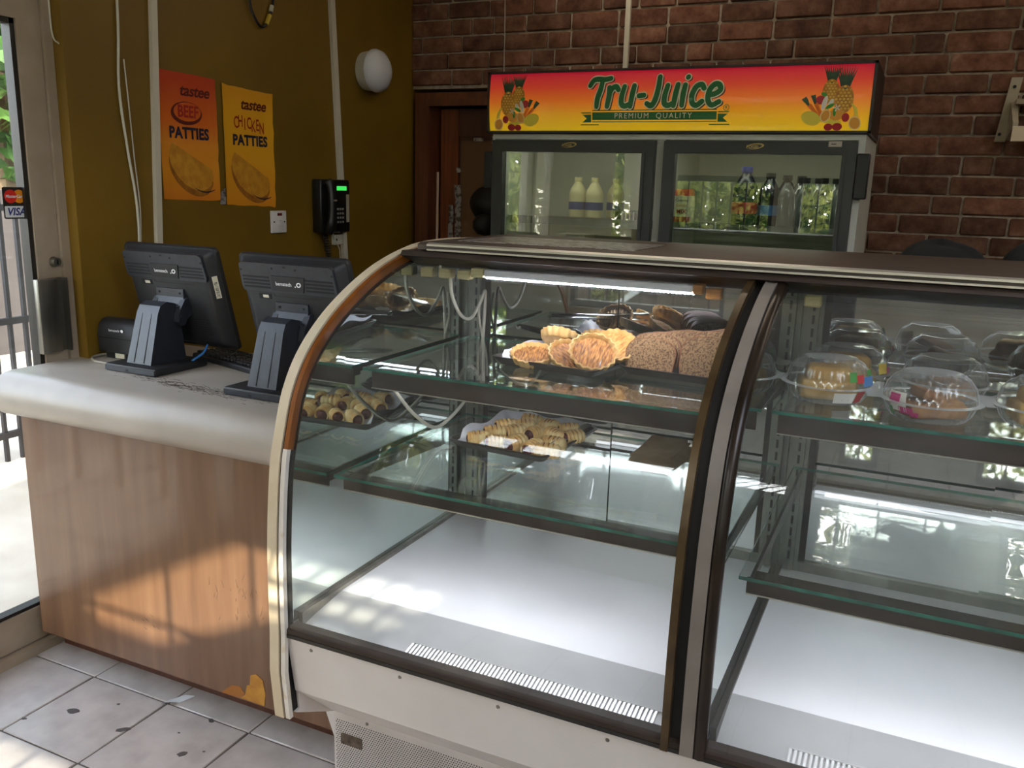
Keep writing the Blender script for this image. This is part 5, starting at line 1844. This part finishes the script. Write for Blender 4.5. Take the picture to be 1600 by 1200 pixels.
def cake_slice(kind):
    m = MB()
    if kind == 0:      # wedge
        m.bbox(-.062, .058, -.046, .046, .004, .046, .012, 3)
        m.bbox(-.050, .048, -.038, .038, .034, .074, .016, 3)
    else:
        m.bbox(-.060, .060, -.042, .042, .004, .032, .006, 2)
        m.bbox(-.045, .050, -.030, .030, .030, .052, .008, 2, M=Matrix.Rotation(.30, 4, 'Y'))
    return m


CL = [(-.150, 1.975, .0, 0, 'front left clear clamshell box with sponge cake and fruit sticker', 'stick_a'), (.052, 1.915, .15, 1, 'middle front clear clamshell box with pink sticker and brown cake', 'stick_b'), (.262, 1.965, .0, 0, 'right front clear clamshell box with golden cake, cut by the photo edge', None),
      (-.125, 2.150, .1, 0, 'clear clamshell box behind the front left one', 'stick_c'), (.080, 2.125, -.1, 1, 'clear clamshell box behind the middle front one', None), (.315, 2.150, .1, 0, 'clear clamshell box behind the right front one', 'stick_b')]
for k, (x, y, a, kind, lab, stk) in enumerate(CL):
    t = thing('clamshell_box', lab, 'food container', (x, y, 1.065), 'clear clamshell boxes in the right bay')
    inst('base_tray', cbm, t, t.location); inst('domed_lid', clm, t, t.location)
    t.rotation_euler = (0, 0, a)
    def on_dome(a0, h0, w_, hh, mt, nm):
        # a curved paper label on the side of the dome
        def f(u, v):
            an = a0 + (u - .5) * w_
            zz = h0 + (v - .5) * hh
            rr = .0935 - max(0, zz - .040) ** 1.5 * 1.35 if zz > .04 else .0905 - max(0, .036 - zz) * .45
            return (rr * math.cos(an), rr * math.sin(an), zz)
        mb = MB().grid(f, 8, 4)
        o = inst(nm, mb.mesh(nm, mt), t, t.location)
    if stk == 'stick_a':
        on_dome(-1.05, .020, .55, .024, 'label_white', 'sticker'); on_dome(-.62, .022, .25, .026, 'label_red', 'sticker_print'); on_dome(-.40, .055, .45, .020, 'label_blue', 'sticker_print'); on_dome(-.70, .062, .22, .016, 'label_red', 'sticker_print'); on_dome(-.30, .072, .25, .012, 'label_green', 'sticker_print'); on_dome(-.9, .066, .2, .02, 'label_green', 'sticker_print')
    if stk == 'stick_b':
        on_dome(-2.45, .040, .45, .040, 'label_white', 'sticker'); on_dome(-2.50, .046, .28, .020, 'label_pink', 'sticker_print'); on_dome(-2.25, .024, .35, .014, 'label_pink', 'sticker_print'); on_dome(-2.05, .018, .2, .010, 'label_pink', 'sticker_print'); on_dome(-2.68, .018, .12, .018, 'label_green', 'sticker_print')
    if stk == 'stick_c':
        on_dome(-.6, .055, .35, .022, 'label_yellow', 'sticker'); on_dome(-.35, .045, .25, .022, 'label_pink', 'sticker_print'); on_dome(2.4, .05, .3, .02, 'label_green', 'sticker_print')
    ck = thing('cake_slice', ['wedge of sponge cake', 'brown cake slice'][kind] + ' inside the ' + lab.replace(' with sponge cake and fruit sticker', '').replace(' with pink sticker and brown cake', '').replace(' with golden cake, cut by the photo edge', ''), 'cake', (x, y, 1.0665), 'cake slices in clamshell boxes')
    inst('crumb', cake_slice(kind).mesh('crumb', 'cake' if kind == 0 else 'cake_brown'), ck, ck.location)
    ck.rotation_euler = (0, 0, a + (.2 if kind == 0 else .35))

# ================================================================== BEHIND THE CASE
cb = thing('back_cabinet', 'low dark wooden cabinet behind the display case', 'cabinet', (.35, 3.0, 0))
MB().bbox(-.12, .95, 2.78, 3.10, 0, 1.26, .004, 1).build('carcass', 'cabinet_dark', cb)
MB().box(-.13, .96, 2.765, 3.11, 1.26, 1.28).build('top_board', 'door_wood', cb)


def bundle(x, w, h, seed, lab):
    e = random.Random(seed)
    ks = [e.uniform(0, 6) for _ in range(4)]

    def f(u, v):
        a = 2 * PI * u; b = v * PI / 2
        r = math.cos(b) ** .7
        wob = 1 + .10 * math.sin(3 * a + ks[0]) + .06 * math.sin(5 * a + ks[1] + 2 * b)
        return (x + w * r * math.cos(a) * wob, 2.94 + .12 * r * math.sin(a) * wob, 1.281 + h * math.sin(b) * (1 + .12 * math.cos(a + ks[2])))
    m = MB().grid(f, 36, 14)
    m.flat([(f(k / 36, 0)[0], f(k / 36, 0)[1]) for k in range(36)], lambda u, v, d_: (u, v, d_), 1.281)
    tag(m.build('black_bundle', 'black_cloth', angle=1.5), lab, 'bag')


bundle(.055, .12, .092, 1, 'black cloth bundle on top of the back cabinet, left')
bundle(.335, .13, .105, 4, 'black cloth bundle on top of the back cabinet, right')

# person in the doorway, mostly hidden by the cooler
pp = thing('person', 'person with black hair and blue shirt behind the cooler in the doorway', 'person', (-1.81, 3.70, 0))
bm = bmesh.new()
J = {'pelvis': ((0, 0, .82), .105), 'waist': ((0, 0, .95), .100), 'chest': ((0, 0, 1.12), .118), 'neck0': ((0, 0, 1.235), .058), 'neck': ((0, -.005, 1.28), .045), 'head0': ((0, -.02, 1.335), .068), 'head1': ((0, -.01, 1.42), .082), 'head2': ((0, 0, 1.47), .055)}
J.update({'shl': ((-.145, 0, 1.19), .052), 'ell': ((-.185, .0, .96), .040), 'wrl': ((-.16, -.10, .80), .026), 'hal': ((-.155, -.135, .765), .028), 'shr': ((.145, 0, 1.19), .052), 'elr': ((.185, 0, .96), .040), 'wrr': ((.16, -.10, .80), .026), 'har': ((.155, -.135, .765), .028)})
J.update({'hil': ((-.085, 0, .77), .085), 'knl': ((-.095, -.01, .43), .058), 'anl': ((-.095, .02, .08), .038), 'tol': ((-.10, -.10, .035), .034), 'hir': ((.085, 0, .77), .085), 'knr': ((.095, -.01, .43), .058), 'anr': ((.095, .02, .08), .038), 'tor': ((.10, -.10, .035), .034)})
E_ = [('pelvis', 'waist'), ('waist', 'chest'), ('chest', 'neck0'), ('neck0', 'neck'), ('neck', 'head0'), ('head0', 'head1'), ('head1', 'head2'), ('chest', 'shl'), ('shl', 'ell'), ('ell', 'wrl'), ('wrl', 'hal'), ('chest', 'shr'), ('shr', 'elr'), ('elr', 'wrr'), ('wrr', 'har'),
      ('pelvis', 'hil'), ('hil', 'knl'), ('knl', 'anl'), ('anl', 'tol'), ('pelvis', 'hir'), ('hir', 'knr'), ('knr', 'anr'), ('anr', 'tor')]
names = list(J)
me = bpy.data.meshes.new('body')
me.from_pydata([J[n][0] for n in names], [(names.index(a), names.index(b)) for a, b in E_], [])
for m_ in ('shirt_blue', 'skin_brown', 'trousers_dark'): me.materials.append(MATS[m_])
bo = bpy.data.objects.new('body', me); COL.objects.link(bo); bo.parent = pp
sk = bo.modifiers.new('skin', 'SKIN')
for i, n in enumerate(names):
    me.skin_vertices[0].data[i].radius = (J[n][1], J[n][1] * (.75 if n in ('chest', 'waist', 'pelvis') else 1))
me.skin_vertices[0].data[0].use_root = True
ss = bo.modifiers.new('sub', 'SUBSURF'); ss.levels = 2; ss.render_levels = 2
bpy.context.view_layer.update()
ev = bo.evaluated_get(bpy.context.evaluated_depsgraph_get())
me2 = bpy.data.meshes.new_from_object(ev)
bo.modifiers.clear(); bo.data = me2
for m_ in ('shirt_blue', 'skin_brown', 'trousers_dark'):
    if MATS[m_].name not in [q.name for q in me2.materials if q]: me2.materials.append(MATS[m_])
for p in me2.polygons:
    z_ = p.center.z; x_ = abs(p.center.x)
    p.material_index = 1 if (z_ > 1.255 or (x_ > .12 and z_ < .93 and z_ > .7 and p.center.y < -.02)) else (2 if z_ < .83 else 0)
    p.use_smooth = True
hair = MB()
def hf(u, v):
    a = 2 * PI * u; b = (v - .38) / .62 * PI / 2
    r = .108 * math.cos(b)
    return (r * math.cos(a) * 1.0, .018 + r * math.sin(a) * 1.05, 1.415 + .088 * math.sin(b) + .006 * math.sin(7 * a) * math.cos(b))
hair.grid(hf, 40, 16)
hm = hair.build('hair', 'hair_black', angle=1.5); hm.parent = pp
bun = MB().lathe([(.004, -.05), (.035, -.042), (.055, -.015), (.055, .015), (.035, .042), (.004, .05)], 20, (-.055, .09, 1.325)); bo2 = bun.build('hair_bun', 'hair_black', angle=1.5); bo2.parent = pp
for s in (-1, 1):
    e_ = MB().lathe([(.001, -.009), (.008, -.005), (.010, 0), (.008, .005), (.001, .009)], 12, (s * .030, -.088, 1.395)); o = e_.build('eye', 'white_print', angle=1.5); o.parent = pp
ns_ = MB().lathe([(.016, -.02), (.013, 0), (.006, .022), (.002, .026)], 12, (0, -.094, 1.365)); o = ns_.build('nose', 'skin_brown', angle=1.5); o.parent = pp
mo = MB().tube([(-.022, -.088, 1.335), (0, -.096, 1.333), (.022, -.088, 1.335)], [.003, .006, .003], 8); o = mo.build('mouth', 'print_darkred'); o.parent = pp
pp.rotation_euler = (0, 0, 2.5)

# scrap of paper on the floor
lt = MB()
lt.add([(-1.852, 1.622, .001), (-1.838, 1.652, .003), (-1.80, 1.674, .018), (-1.786, 1.698, .006), (-1.806, 1.658, .001), (-1.828, 1.628, .014)], [(0, 5, 1), (1, 5, 2), (5, 4, 2), (2, 4, 3)])
lt.add([(-1.852, 1.622, .0004), (-1.838, 1.652, .002), (-1.80, 1.674, .016), (-1.786, 1.698, .004), (-1.806, 1.658, .0002), (-1.828, 1.628, .012)], [(0, 1, 5), (1, 2, 5), (5, 2, 4), (2, 3, 4)])
tag(lt.build('paper_scrap', 'litter'), 'crumpled white scrap of paper on the floor tiles', 'litter')

# ================================================================== OUTSIDE
struct('ground', MB().box(-14, 12, -16, 9, -.80, -.68), 'concrete')
struct('pavement', MB().box(-9, -2.5, -3, 8, -.68, -.05), 'concrete')
struct('pavement_2', MB().box(-9, 9, -2.9, YF - .14, -.68, -.05), 'concrete')
struct('roof_slab', MB().box(-2.9, 2.9, YF - .45, SKY0 - .1, 2.87, 2.97).box(-2.9, 2.9, SKY1 + .1, 5.6, 2.87, 2.97), 'plaster')
cn = thing('sun_cut_canopy', 'unseen boards on posts added outside the shop front to cut the sun', 'canopy', (-.6, -4.0, -.68))  # unseen boards, shaped to pass one slanting strip of sun
fz = lambda u, v, d_: (u, d_, v)
MB().prism([(-3.2, 3.33), (2.2, 3.33), (2.2, 3.74), (-.22, 3.70), (-.75, 3.66), (-1.22, 3.45), (-1.46, 3.46), (-1.66, 3.62), (-3.2, 3.62)], fz, -4.03, -3.98).build('lower_sun_board', 'sun_board', cn)
MB().prism([(-3.2, 3.50), (-1.60, 3.50), (-.80, 3.90), (-.80, 4.5), (-3.2, 4.5)], fz, -4.03, -3.98).build('upper_sun_board', 'sun_board', cn)
for x in (-3.2, 2.2):
    MB().box(x - .06, x + .06, -4.10, -4.03, -.68, 4.5).build('post', 'sun_board', cn)
fw = thing('boundary_wall', 'grey boundary wall beyond the iron fence', 'wall', (-7.2, 4, -.05))
MB().box(-7.3, -7.1, -1, 8.5, -.05, 1.35).build('wall', 'outer_wall', fw)
fe = thing('iron_fence', 'black iron fence outside the glass door', 'fence', (-4.4, 3.2, -.05))
pk = MB().box(-.010, .010, -.010, .010, 0, 1.45).mesh('picket', 'fence_black')
for k in range(54):
    inst('picket', pk, fe, (-4.4, .8 + .09 * k, -.05))
for z_ in (.08, .70, 1.30):
    MB().box(-4.415, -4.385, .75, 5.6, z_, z_ + .035).build('rail', 'fence_black', fe)
ps_ = MB().box(-.03, .03, -.03, .03, 0, 1.6).mesh('post', 'fence_black')
for k in range(4):
    inst('post', ps_, fe, (-4.4, .75 + 1.6 * k, -.05))
f2 = thing('shadow_railing', 'black railing placed out of view to cast fence shadows by the door', 'railing', (-4, .35, -.05))  # out of view, placed so its shadows fall on the ground outside
for z_ in (.25, .75, 1.2):
    MB().box(-6.5, -2.6, .34, .36, z_, z_ + .03).build('rail', 'fence_black', f2)
for k in range(14):
    inst('picket', pk, f2, (-2.65 - .3 * k, .35, -.05), scale=(1.2, 1.2, .9))


def foliage(name, boxes, n, ls_, mt, label, cat, seed, droop=.5):
    r = np.random.RandomState(seed)
    V = []
    for (x0, x1, y0, y1, z0, z1), w_ in boxes:
        k = int(n * w_)
        c = np.stack([r.uniform(x0, x1, k), r.uniform(y0, y1, k), r.uniform(z0, z1, k)], 1)
        a = r.uniform(0, 2 * PI, k); tl = r.normal(-droop, .45, k)
        d = np.stack([np.cos(a) * np.cos(tl), np.sin(a) * np.cos(tl), np.sin(tl)], 1)
        s = np.cross(d, r.normal(size=(k, 3))); s /= np.linalg.norm(s, axis=1)[:, None]
        L = (ls_ * r.uniform(.6, 1.3, k))[:, None]
        V.append(np.stack([c - d * L * .5, c + s * L * .16, c + d * L * .5, c - s * L * .16], 1))
    V = np.concatenate(V).reshape(-1, 3)
    me = bpy.data.meshes.new(name)
    me.from_pydata(V.tolist(), [], [tuple(range(4 * i, 4 * i + 4)) for i in range(len(V) // 4)])
    me.materials.append(MATS[mt])
    o = bpy.data.objects.new(name, me); COL.objects.link(o)
    return o


tag(foliage('hedge', [((-4.6, 6.0, -6.2, -5.3, -.65, 2.3), .78), ((-.9, 6.0, -7.0, -6.0, 1.8, 3.5), .18)], 30000, .20, 'leaf', '', '', 1), 'sunlit green hedge across the road behind the shop front', 'hedge', kind='stuff')
tag(foliage('hedge', [((-6.0, -.9, -8.3, -7.6, -.65, 3.5), 1.0)], 5500, .42, 'leaf_backing_dark', '', '', 5), 'dark leaf backing added behind the sunlit hedge', 'hedge', kind='stuff')
tag(foliage('bamboo_leaves', [((-6.0, -3.85, -5.2, -2.2, .0, 3.0), 1.0)], 9000, .20, 'leaf', '', '', 2, .7), 'green bamboo leaves outside the glazed side', 'bamboo', kind='stuff')
bs = thing('bamboo_clump', 'clump of bamboo canes outside the glazed side', 'bamboo', (-4.6, -3.7, -.1))
rb_ = random.Random(9)
for k in range(40):
    x, y = rb_.uniform(-5.8, -3.95), rb_.uniform(-5.0, -2.4)
    MB().tube([(x, y, -.1), (x + rb_.uniform(-.15, .15), y + rb_.uniform(-.15, .15), 3.4)], [.022, .012], 6).build('cane', 'bamboo', bs)
for k, (x, y, h, r_) in enumerate(((-8.2, 5.75, 2.6, 1.2), (-10.4, 7.1, 4.2, 1.9))):
    t = thing('garden_tree', ['tree with green crown beyond the wall, nearer', 'tree with green crown beyond the wall, further right'][k], 'tree', (x, y, -.1))
    MB().tube([(x, y, -.1), (x + .1, y, h * .6), (x, y + .1, h)], [.14, .10, .05], 8).build('trunk', 'bark', t)
    r = np.random.RandomState(20 + k)
    n = 2500
    p = r.normal(size=(n, 3)); p /= np.linalg.norm(p, axis=1)[:, None]; p *= (r.uniform(.5, 1, n)[:, None]) * r_
    d = r.normal(size=(n, 3)); d /= np.linalg.norm(d, axis=1)[:, None]
    s = np.cross(d, r.normal(size=(n, 3))); s /= np.linalg.norm(s, axis=1)[:, None]
    c = p
    V = np.stack([c - d * .12, c + s * .06, c + d * .12, c - s * .06], 1).reshape(-1, 3) + np.array([0, 0, h + .1])
    me = bpy.data.meshes.new('crown'); me.from_pydata(V.tolist(), [], [tuple(range(4 * i, 4 * i + 4)) for i in range(n)]); me.materials.append(MATS['leaf_dark'])
    o = bpy.data.objects.new('crown', me); COL.objects.link(o); o.parent = t

# unseen tree, added to keep sun off the right of the case
t = thing('sun_block_tree', 'unseen tree added across the road to block sun from the display case', 'tree', (2.6, -8.2, -.68))
MB().tube([(2.6, -8.2, -.68), (2.3, -8.15, 2.2), (1.9, -8.0, 4.4), (1.7, -8.0, 5.6)], [.22, .18, .13, .05], 8).build('trunk', 'bark', t)
r = np.random.RandomState(77); n = 6000
p = r.normal(size=(n, 3)); p /= np.linalg.norm(p, axis=1)[:, None]; p *= (r.uniform(0, 1, n) ** .4)[:, None]
p = p * np.array([1.75, .9, 1.25])
d = r.normal(size=(n, 3)); d /= np.linalg.norm(d, axis=1)[:, None]
s = np.cross(d, r.normal(size=(n, 3))); s /= np.linalg.norm(s, axis=1)[:, None]
V = np.stack([p - d * .14, p + s * .08, p + d * .14, p - s * .08], 1).reshape(-1, 3) + np.array([1.72 - 2.6, -8.0 + 8.2, 5.55 + .68])
me = bpy.data.meshes.new('crown'); me.from_pydata(V.tolist(), [], [tuple(range(4 * i, 4 * i + 4)) for i in range(n)]); me.materials.append(MATS['leaf_dark'])
o = bpy.data.objects.new('crown', me); COL.objects.link(o); o.parent = t

# parked car seen in the cooler doors
car = thing('parked_car', 'white car parked in front of the hedge', 'car', (-1.7, -4.1, -.05))
sp = [(-4.6, .25), (-4.6, .62), (-4.45, .78), (-3.85, .88), (-3.3, 1.30), (-2.9, 1.38), (-2.0, 1.36), (-1.35, .95), (-.85, .88), (-.72, .70), (-.70, .25)]
MB().prism(sp, lambda u, v, d_: (u, d_, v - .66), -4.92, -3.35).build('body_shell', 'car_white', car, angle=.4)
for dd in (-4.925, -3.345):
    MB().prism([(-3.75, .90), (-3.25, 1.26), (-2.9, 1.32), (-2.05, 1.30), (-1.5, .93)], lambda u, v, d_: (u, d_, v - .66), dd - .004, dd + .004).build('side_glass', 'car_glass', car)
for x in (-3.85, -1.45):
    for y in (-4.80, -3.47):
        MB().cyl((x, y - .1, -.38), (x, y + .12, -.38), .29, n=24).build('wheel', 'tyre', car)

car.location.x += .95

# lettering becomes plain mesh
bpy.context.view_layer.update()
dg = bpy.context.evaluated_depsgraph_get()
for o in [q for q in bpy.data.objects if q.type == 'FONT']:
    me = bpy.data.meshes.new_from_object(o.evaluated_get(dg))
    me.name = 'lettering'
    if not me.materials: me.materials.append(o.data.materials[0])
    q = bpy.data.objects.new('lettering', me)
    COL.objects.link(q)
    q.parent = o.parent
    q.matrix_local = o.matrix_local.copy()
    bpy.data.objects.remove(o)
